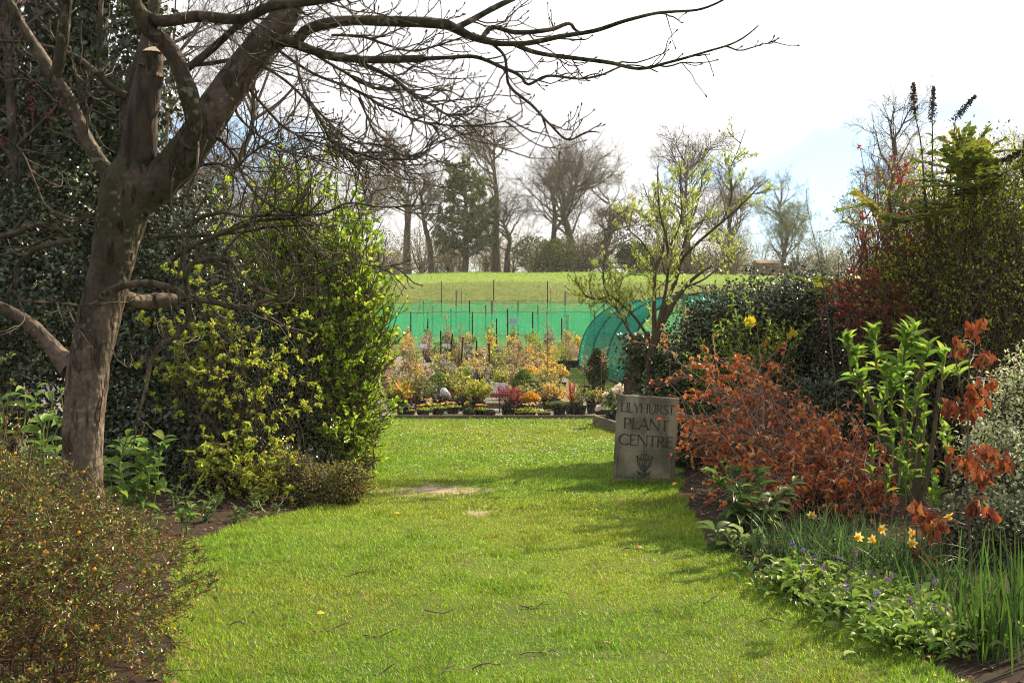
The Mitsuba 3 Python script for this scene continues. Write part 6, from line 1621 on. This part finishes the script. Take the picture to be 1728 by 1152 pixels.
def right_front():
    rng = np.random.default_rng(121)
    COP = [(0.66, 0.17, 0.04), (0.54, 0.12, 0.03), (0.70, 0.27, 0.07), (0.42, 0.11, 0.04), (0.62, 0.38, 0.18)]

    # wide beech still holding its coppery leaves
    k = thing('beech_shrub', 'wide spreading beech with coppery dead leaves and many pale bare twigs behind the border', 'shrub')
    tips = np.concatenate([in_blob(rng, 150, P(1265, 735, 11.6), (0.62, 0.5, 0.34), 0.2, 0.3, 1)[0], in_blob(rng, 60, P(1330, 800, 10.8), (0.55, 0.4, 0.22), 0.2, 0.3, 2)[0], in_blob(rng, 60, P(1420, 770, 10.9), (0.45, 0.4, 0.36), 0.2, 0.3, 3)[0], in_blob(rng, 36, P(1240, 620, 12.0), (0.5, 0.3, 0.22), 0.2, 0.3, 4)[0],
                           in_blob(rng, 60, P(1340, 845, 10.3), (0.75, 0.3, 0.16), 0.1, 0.3, 5, zmin=0.04)[0], in_blob(rng, 40, P(1480, 800, 10.2), (0.4, 0.3, 0.3), 0.1, 0.3, 6)[0],
                           P([1125, 1140, 1150, 1160, 1118, 1145], [590, 625, 690, 720, 565, 745], 12.0)])
    n = len(tips)
    base = np.stack([rng.uniform(1.85, 3.0, n), rng.normal(11.2, 0.35, n), np.full(n, -0.03)], 1)
    base[:, 0] = 0.6 * base[:, 0] + 0.4 * (tips[:, 0] + 0.5)
    C = to_tips(rng, base, tips, 9, 0.10, 0.5, 0.04)
    c2, _, _ = sprout(rng, C, 1300, (0.10, 0.60), spread=0.9, t0=0.3, k=5, wob=0.12, up=0.01, along=0.6, taper=0.3, bias=(-0.45, -0.2, -0.05))
    put('stems', join([tubes(C, taper(n, 9, 0.008, 0.0025), 5, (0.13, 0.085, 0.065), 0.2, rng), tubes(c2, taper(len(c2), 5, 0.0040, 0.0019), 3, (0.30, 0.21, 0.165), 0.2, rng)]), 'twig', k, True, kind='stuff')
    nl = 5000
    p, d, nn = leaf_on(rng, np.concatenate([c2, C[:, 4:]]), nl, 0.3, 1.0, 0.5, 0.9, -0.35)
    put_leaves(k, leaves(p, d, nn, 0.058 * rng.uniform(0.5, 1.25, nl), 0.036 * rng.uniform(0.6, 1.1, nl), tint(rng, nl, *COP), BEECH), 'leaf_dry', 300, BEECH)

    # beech sapling on the right
    k = thing('beech_sapling', 'slim beech sapling with drooping coppery leaf clusters near the right edge', 'sapling')
    D = 7.6
    C = resample(P([1640, 1636, 1632, 1634, 1636, 1640], [1010, 900, 800, 700, 600, 535], D), 24)[None]
    put('stem', tubes(C, taper(1, 24, 0.011, 0.003), 7, (0.13, 0.10, 0.08)), 'twig', k, True)
    cl = [((1642, 550), 12, 20), ((1655, 600), 12, 16), ((1618, 575), 8, 12), ((1605, 680), 12, 18), ((1650, 655), 14, 18), ((1640, 690), 12, 16), ((1680, 640), 5, 10), ((1620, 770), 14, 20), ((1660, 760), 16, 20), ((1690, 770), 12, 16), ((1660, 800), 14, 18), ((1640, 850), 8, 12), ((1668, 860), 8, 12),
          ((1560, 860), 10, 14), ((1575, 890), 10, 14), ((1590, 875), 8, 12), ((1540, 850), 6, 10), ((1650, 840), 6, 10), ((1545, 920), 6, 10), ((1570, 940), 4, 8)]
    tw, ms = [], []
    for (px, py), m, s in cl:
        dd = D + rng.normal(0, 0.16)
        t = P(px, py, dd)
        zz = np.clip(t[2] - 0.02, C[0, 0, 2], C[0, -1, 2])
        st = C[0, np.argmin(np.abs(C[0, :, 2] - zz))]
        tw.append(to_tips(rng, st[None], t[None], 6, 0.02, 0.2, 0.03)[0])
        m = int(m * 1.5)
        pos = t + rng.normal(0, s / F * dd * 0.5, (m, 3))
        ms.append(leaves(pos, rnd_dir(rng, m) * 0.5 + [0, 0, -0.9], rnd_dir(rng, m) + [0, -0.5, 0.1], 0.082 * rng.uniform(0.5, 1.15, m), 0.046 * rng.uniform(0.6, 1.1, m), tint(rng, m, (0.34, 0.085, 0.03), (0.26, 0.06, 0.025), (0.42, 0.12, 0.035), (0.16, 0.05, 0.03), (0.40, 0.17, 0.07)), BEECH))
    tw = np.array(tw)
    c2, _, _ = sprout(rng, tw, 50, (0.08, 0.3), spread=0.7, t0=0.2, k=5, wob=0.12, along=0.9)
    put('twigs', join([tubes(tw, taper(len(tw), 6, 0.004, 0.002), 4, (0.18, 0.12, 0.10), 0.15, rng), tubes(c2, taper(len(c2), 5, 0.0025, 0.0013), 3, (0.22, 0.15, 0.12), 0.15, rng)]), 'twig', k, True, kind='stuff')
    put_leaves(k, join(ms), 'leaf_dry', 300, BEECH, smooth=True)

    # pollarded buddleia with big lime leaves
    k = thing('sprouting_shrub', 'cut back shrub with thick stems and upright clusters of large lime green leaves', 'shrub')
    D = 9.2
    heads = [((1428, 575), 22), ((1445, 600), 18), ((1475, 565), 22), ((1480, 610), 18), ((1530, 560), 22), ((1545, 555), 16), ((1500, 625), 18), ((1520, 600), 16), ((1590, 600), 14), ((1575, 580), 14), ((1455, 640), 16), ((1610, 595), 9), ((1490, 660), 14), ((1530, 660), 14), ((1575, 640), 14), ((1470, 760), 12), ((1560, 690), 12),
             ((1540, 730), 14), ((1565, 760), 14), ((1520, 760), 12), ((1590, 740), 10), ((1550, 800), 14), ((1500, 790), 12), ((1610, 760), 8), ((1480, 690), 12), ((1575, 820), 12)]
    base = np.array([*P(1540, 540, D)[:2], -0.03])
    ms = []
    big = [[(1545, 880, 0, 30), (1545, 780, 0, 24), (1553, 700, 0, 22), (1550, 640, 0, 24), (1552, 610, 0, 20)], [(1535, 880, .05, 24), (1515, 790, .1, 22), (1490, 720, .1, 22), (1470, 680, .12, 16), (1450, 640, .12, 12)], [(1540, 880, .1, 16), (1530, 760, .2, 14), (1522, 640, .25, 10)], [(1552, 860, -.05, 14), (1575, 740, -.1, 11), (1585, 640, -.1, 8)]]
    for i, r in enumerate(big):
        m, _, _ = limb(rows([(a, b, c, w * 0.72) for a, b, c, w in r], D), 20, 10, knots=0.16, seed=230 + i)
        put('stem', m[:2], 'stem_bark', k, True)
    shoots = []
    for (px, py), m in heads + [((1500 + 9 * j, 690 + 37 * (j % 5)), 12) for j in range(12)]:
        m = int(m * 1.1)
        dd = D + rng.normal(0, 0.18)
        t = P(px, py, dd)
        b = t - np.array([rng.normal(0, 0.05), rng.normal(0, 0.04), 0.24])
        c = to_tips(rng, b[None], t[None], 6, 0, 0.1, 0.02)[0]
        shoots.append(c)
        u = rng.uniform(0.15, 1, m)
        x = u * 4.99
        i = x.astype(int)
        pos = c[i] + (c[i + 1] - c[i]) * (x - i)[:, None]
        az = rng.uniform(0, 6.28, m)
        dv = np.stack([np.cos(az), np.sin(az), 0.5 + 2.3 * u ** 1.4 + rng.normal(0, 0.35, m)], 1)
        L = (0.165 if py < 660 else 0.115) * (1.05 - 0.3 * u) * rng.uniform(0.65, 1.15, m)
        ms.append(leaves(pos, dv, np.array([0, 0, 1.0]) - unit(dv) * 0.3 + rng.normal(0, 0.2, (m, 3)), L, L * 0.30, tint(rng, m, (0.26, 0.43, 0.05), (0.19, 0.34, 0.05), (0.36, 0.52, 0.09), (0.12, 0.22, 0.05)), LONG))
    shoots = np.array(shoots)
    put('shoots', tubes(shoots, taper(len(shoots), 6, 0.009, 0.004), 5, (0.16, 0.14, 0.06), 0.2, rng), 'twig', k, True, kind='stuff')
    put_leaves(k, join(ms), 'leaf', 300, LONG, smooth=True)

    # variegated evergreen
    bush_mass('variegated_bush', 'dense evergreen bush with cream edged leaves at the right edge', 'bush', [(4200, P(1740, 730, 9.6), (0.52, 0.45, 0.46)), (3000, P(1700, 800, 9.3), (0.36, 0.35, 0.36)), (900, P(1728, 650, 9.6), (0.2, 0.25, 0.28))],
              125, 'leaf', [(0.76, 0.78, 0.46), (0.42, 0.50, 0.26), (0.84, 0.84, 0.6), (0.17, 0.25, 0.10)], 0.036, DIAMOND, 0.55, 70, n_parts=0, shell=0.3)
    bush_mass('shade_bush', 'dull dark green bush low behind the irises', 'bush', [(2600, P(1690, 900, 8.6), (0.5, 0.35, 0.26))], 126, 'leaf', [(0.06, 0.09, 0.05), (0.09, 0.12, 0.06), (0.14, 0.17, 0.1)], 0.05, OVATE, 0.45, 40)

    # hellebore, foxglove rosettes
    rosette('hellebore', 'dark leafy clump at the lawn edge below the coppery beech', 'plant', *G(1262, 915), 0.46, 190, 0.19, [(0.05, 0.10, 0.03), (0.08, 0.15, 0.035), (0.13, 0.22, 0.05), (0.10, 0.12, 0.06)], 131, stems=11, spread=0.17, droop=0.35)
    rosette('foxglove', 'low rosette with broad pale underleaves in front of the dark clump', 'plant', *G(1245, 935), 0.16, 40, 0.22, [(0.07, 0.13, 0.04), (0.12, 0.19, 0.06), (0.2, 0.28, 0.1)], 132, stems=6, spread=0.14, droop=0.25)
    k = rosette('corydalis', 'airy bright green ferny plant at the left end of the coppery beech', 'plant', *G(1250, 872), 0.40, 150, 0.055, [(0.30, 0.44, 0.06), (0.24, 0.38, 0.05), (0.38, 0.5, 0.09)], 133, stems=9, spread=0.11, droop=0.0, wr=0.6, tpl=OVATE)

    # lungwort carpet
    for i, (px, py, w, dd, nl, lab) in enumerate(((1340, 1000, 0.20, 0.16, 300, 'first lungwort clump of the edge, nearest the bare soil'), (1400, 1010, 0.26, 0.2, 420, 'lungwort clump with blue flowers behind the first'), (1450, 1045, 0.26, 0.2, 420, 'lungwort clump in the middle of the edging plants'),
                                                  (1510, 1040, 0.24, 0.22, 420, 'lungwort clump with purple flowers under the daffodils'), (1520, 1090, 0.22, 0.16, 360, 'bright lungwort clump with broad upright leaves at the lawn edge'), (1590, 1090, 0.24, 0.18, 360, 'lungwort clump beside the iris leaves'))):
        k = thing('lungwort', lab, 'plant')
        x, y = G(px, py)
        n = nl
        c = np.stack([x + rng.normal(0, w * 0.55, n), y + rng.normal(0, dd, n), rng.uniform(0.01, 0.15, n)], 1)
        az = rng.uniform(0, 6.28, n)
        d = np.stack([np.cos(az), np.sin(az), rng.uniform(0.0, 1.5, n)], 1)
        L = rng.uniform(0.03, 0.10, n)
        put_leaves(k, leaves(c, d, rng.normal(0, 0.3, (n, 3)) + [0, 0, 1] - unit(d) * 0.3, L, L * 0.42, tint(rng, n, (0.21, 0.34, 0.05), (0.13, 0.23, 0.04), (0.29, 0.40, 0.09), (0.30, 0.36, 0.17), p=[0.35, 0.4, 0.18, 0.07]), LONG), 'leaf', 160, LONG, smooth=True)
        ns = 4 if i in (1, 2, 3) else 2
        b = np.stack([x + rng.normal(0, w * 0.5, ns), y + rng.normal(0, dd, ns), np.full(ns, 0.02)], 1)
        tp = b + np.stack([rng.normal(0, 0.03, ns), rng.normal(0, 0.03, ns), rng.uniform(0.15, 0.27, ns)], 1)
        put('flower_stems', tubes(to_tips(rng, b, tp, 5), taper(ns, 5, 0.0025, 0.002), 4, (0.2, 0.16, 0.1)), 'twig', k, kind='stuff')
        for t in tp:
            m = 9
            put('flower', leaves(t + rng.normal(0, 0.010, (m, 3)), rnd_dir(rng, m) + [0, 0, -0.2], rnd_dir(rng, m), 0.017, 0.013, tint(rng, m, (0.16, 0.14, 0.50), (0.22, 0.14, 0.46), (0.26, 0.09, 0.24)), OVATE), 'petal', k)

    def blades(name, label, cat, x, y, n, h, w, cols, seed, spread, lean=0.35, bend=0.3, each=True, bs='leaf'):
        r = np.random.default_rng(seed)
        kk = thing(name, label, cat)
        b = np.stack([x + r.normal(0, spread, n), y + r.normal(0, spread * 0.8, n), np.full(n, -0.01)], 1)
        az = r.uniform(0, 6.28, n)
        ln = np.abs(r.normal(0, lean, n))
        L = h * r.uniform(0.55, 1.08, n)
        t = np.linspace(0, 1, 8)
        bd = np.abs(r.normal(0, bend, n))
        d0 = np.stack([np.cos(az) * np.sin(ln), np.sin(az) * np.sin(ln), np.cos(ln)], 1)
        hz = np.stack([np.cos(az), np.sin(az), 0 * az], 1)
        C = b[:, None] + d0[:, None] * (L[:, None] * t)[..., None] + (hz * (bd * L)[:, None])[:, None] * (t ** 2.4)[None, :, None] - np.array([0, 0, 1.0]) * (bd ** 1.5 * L * 0.9)[:, None, None] * (t ** 3)[None, :, None]
        sd = unit(np.cross(d0, hz + r.normal(0, 0.4, (n, 3)))) * (w / 2)
        wv = np.array([0.6, 0.9, 1, 1, 0.95, 0.8, 0.5, 0.04])
        cc = tint(r, n, *cols)
        ff = np.array([[3 * a + q, 3 * a + 3 + q, 3 * a + 4 + q] for a in range(7) for q in (0, 1)] + [[3 * a + q, 3 * a + 4 + q, 3 * a + 1 + q] for a in range(7) for q in (0, 1)])
        fold = np.cross(sd, d0) * 0.25
        ms = []
        for i in range(n):
            vv = np.stack([C[i] - sd[i] * wv[:, None], C[i] + fold[i] * wv[:, None], C[i] + sd[i] * wv[:, None]], 1).reshape(-1, 3)
            ms.append((vv, ff, np.tile(cc[i], (24, 1))))
        if each:
            for m in ms:
                put('leaf', m, bs, kk, True)
        else:
            put('leaves', join(ms), bs, kk, True, kind='stuff')
        return kk, C

    DAF = [(0.06, 0.13, 0.04), (0.09, 0.17, 0.045), (0.05, 0.10, 0.035)]
    IRI = [(0.07, 0.15, 0.025), (0.10, 0.20, 0.03), (0.05, 0.10, 0.025)]
    blades('iris', 'tall upright iris leaves in the bottom right corner of the border', 'plant', *G(1680, 1105), 100, 0.44, 0.013, IRI, 141, 0.13, 0.18, 0.12)
    blades('iris', 'second clump of iris leaves behind the corner clump', 'plant', *G(1625, 1050), 70, 0.42, 0.012, IRI, 142, 0.12, 0.2, 0.15)
    blades('iris', 'iris leaves with two very tall blades cut by the right edge', 'plant', *G(1716, 1075), 50, 0.58, 0.014, IRI, 143, 0.10, 0.15, 0.1)
    dk = []
    for i, (px, py, n, h, lab) in enumerate(((1345, 965, 90, 0.42, 'daffodil clump with leaning leaves right of the dark leafy clump'), (1420, 985, 110, 0.42, 'daffodil clump in the middle of the border'), (1490, 990, 120, 0.40, 'dense daffodil clump under the open yellow flowers'),
                                             (1560, 1010, 80, 0.42, 'daffodil clump with grassy leaves left of the irises'), (1400, 930, 60, 0.36, 'smaller daffodil clump at the back near the beech'))):
        dk.append(blades('daffodil', lab, 'plant', *G(px, py), int(n * 1.3), h * 1.12, 0.011, DAF, 150 + i, 0.15, 0.38, 0.32))
    # daffodil flowers
    for own, px, py, face in ((2, 1540, 915, (-0.5, -0.7, -0.2)), (2, 1535, 898, (0.7, -0.5, 0.1)), (2, 1490, 892, (-0.7, -0.5, 0)), (1, 1450, 905, (-0.6, -0.6, -0.2)), (3, 1600, 868, (0.3, -0.4, -0.8)), (1, 1470, 908, (0.4, -0.7, -0.4)), (4, 1370, 868, (-0.2, -0.8, -0.3))):
        kk, C = dk[own]
        b = C[int(rng.integers(0, len(C))), 0]
        c = P(px, py, C[:, 0, 1].min() - rng.uniform(0.1, 0.25))
        f = unit(np.array(face, float))
        put('flower_stem', tubes(to_tips(rng, b[None], (c - f * 0.02)[None], 8, 0.1, 0.1, 0.01), taper(1, 8, 0.0035, 0.003), 5, (0.16, 0.26, 0.06)), 'twig', kk, True)
        a = unit(np.cross(f, [0.1, 0.2, 1.0]))
        b2 = np.cross(f, a)
        dirs = np.array([a * math.cos(t) + b2 * math.sin(t) + f * 0.15 for t in np.arange(6) * np.pi / 3])
        fl = put('flower', leaves(np.tile(c, (6, 1)), dirs, np.tile(f, (6, 1)), 0.034, 0.021, (0.82, 0.70, 0.22), OVATE), 'petal', kk, True)
        g = np.arange(10) * 0.6283
        ring = lambda r, h: c + f * h + (a[None] * np.cos(g)[:, None] + b2[None] * np.sin(g)[:, None]) * r
        v = np.vstack([ring(0.006, 0.0), ring(0.009, 0.014), ring(0.014, 0.028)])
        q = [[r * 10 + j, r * 10 + (j + 1) % 10, r * 10 + 10 + (j + 1) % 10, r * 10 + 10 + j] for r in (0, 1) for j in range(10)]
        q = np.array(q)
        put('trumpet', (v, np.vstack([q[:, [0, 1, 2]], q[:, [0, 2, 3]]]), np.tile((0.85, 0.45, 0.04), (30, 1))), 'petal', fl, True)


right_front()


def litter():
    """Dead leaves and twigs on the soil, fallen twigs on the lawn."""
    rng = np.random.default_rng(161)
    n = 5200
    x = np.concatenate([rng.uniform(1.1, 4.5, n // 2), rng.uniform(-4.5, -1.0, n // 2)])
    y = rng.uniform(4.8, 13.5, n)
    ok = ~shapely.contains_xy(LAWN.buffer(-0.1), x, y)
    x, y = x[ok], y[ok]
    m = len(x)
    put('leaf_litter', leaves(np.stack([x, y, rng.uniform(0.004, 0.02, m)], 1), rnd_dir(rng, m) * [1, 1, 0.15], rng.normal(0, 0.25, (m, 3)) + [0, 0, 1], rng.uniform(0.02, 0.06, m), rng.uniform(0.012, 0.032, m), tint(rng, m, (0.20, 0.10, 0.05), (0.12, 0.07, 0.04), (0.28, 0.15, 0.08), (0.35, 0.25, 0.15)), OVATE), 'leaf_dry', kind='stuff',
        label='brown dead leaves lying on the bare soil of both borders', cat='leaf litter')
    spots = [(395, 1060, 44, -0.6), (430, 1045, 30, -0.9), (560, 1068, 60, 0.12), (640, 1078, 56, 0.08), (740, 1040, 48, -0.05), (905, 1110, 60, 0.3), (820, 1133, 50, 0.1), (650, 1140, 40, 0.35), (755, 1140, 36, 0.5), (1030, 1090, 36, 0.9), (1195, 1020, 34, -0.1), (1300, 1055, 44, -0.25), (600, 975, 46, -0.1), (1065, 932, 30, 0.1), (900, 1030, 40, 0.1), (1245, 965, 30, 0.2)]
    spots.sort(key=lambda r: -r[1])
    NEAR = ['nearest'] + [f'{o} nearest' for o in ORD[1:]]
    for i, (px, py, w, a) in enumerate(spots):
        gx, gy = G(px, py)
        L = w / F * gy
        t = np.linspace(-0.5, 0.5, 8)
        bend = rng.normal(0, 0.12)
        c = np.stack([gx + L * t * math.cos(a), gy + L * t * math.sin(a) * 1.6, 0.016 + 0.012 * np.sin(t * 5 + i) + 0.02 * (t + 0.5) ** 2], 1)
        c[:, 0] += bend * L * (t ** 2)
        c[:, 1] += rng.normal(0, 0.006, 8)
        ms = [tubes(c[None], taper(1, 8, 0.005, 0.0025), 5, (0.17, 0.12, 0.08), 0.2, rng, cap=True)]
        s, _, _ = sprout(rng, c[None], 3, (0.04, 0.09), spread=0.7, k=4, wob=0.1, up=0.02)
        s[..., 2] = np.maximum(s[..., 2], 0.012)
        ms.append(tubes(s, taper(3, 4, 0.002, 0.0012), 4, (0.17, 0.12, 0.08)))
        put('fallen_twig', join(ms), 'twig', None, True, label=f'thin brown twig lying on the lawn, {NEAR[i]} to the camera', cat='twig', group='twigs fallen on the lawn')
    for px, py, c, lab in ((665, 873, (0.8, 0.6, 0.03), 'yellow petal lying on the lawn below the bare patch'), (1046, 862, (0.5, 0.16, 0.05), 'coppery dead leaf lying in the shade left of the border'), (1074, 932, (0.5, 0.16, 0.05), 'coppery dead leaf lying on the sunny lawn'), (533, 1046, (0.8, 0.6, 0.03), 'tiny yellow flower in the grass near the barberry'), (1296, 1002, (0.75, 0.5, 0.04), 'yellow petal at the foot of the lungwort'),
                           (1470, 1075, (0.6, 0.25, 0.08), 'orange dead leaf on the bare edge of the lawn'), (1260, 978, (0.5, 0.16, 0.05), 'small coppery leaf beside the corner of the border')):
        gx, gy = G(px, py)
        put('fallen_leaf', leaves(np.array([[gx, gy, 0.03]]), np.array([[0.9, 0.3, 0.1]]), np.array([[0.1, -0.35, 1.0]]), 0.045, 0.03, c, OVATE), 'leaf_dry', label=lab, cat='leaf')


litter()


# ------------------------------------------------------------------ air
def haze():
    scene['haze_air'] = {'type': 'homogeneous', 'albedo': {'type': 'rgb', 'value': [0.95, 0.95, 0.95]}, 'sigma_t': 0.0005}
    scene['haze'] = {'type': 'cube', 'to_world': T().translate([0, 790, 10]).scale([1700, 900, 18]), 'bsdf': {'type': 'null'}, 'interior': {'type': 'ref', 'id': 'haze_air'}}
    labels['haze'] = {'kind': 'stuff', 'label': 'thin bright spring haze in the air towards the far trees', 'category': 'haze'}
    scene['camera']['medium'] = {'type': 'ref', 'id': 'haze_air'}


haze()


# plants that would share a label say which of them is nearer
def nearer():
    same = {}
    for k, d in labels.items():
        if d.get('group') and d.get('category') == 'potted plant':
            same.setdefault(d['label'], []).append(k)
    for lab, ks in same.items():
        if len(ks) > 1:
            depth = {k: float(np.mean(meshkit.WRITTEN[scene[k + '__pot']['filename']][0][:, 1])) for k in ks}
            for i, k in enumerate(sorted(ks, key=depth.get)):
                labels[k]['label'] = f"{lab}, {'nearest' if i == 0 else ORD[i] + ' nearest'}"


nearer()
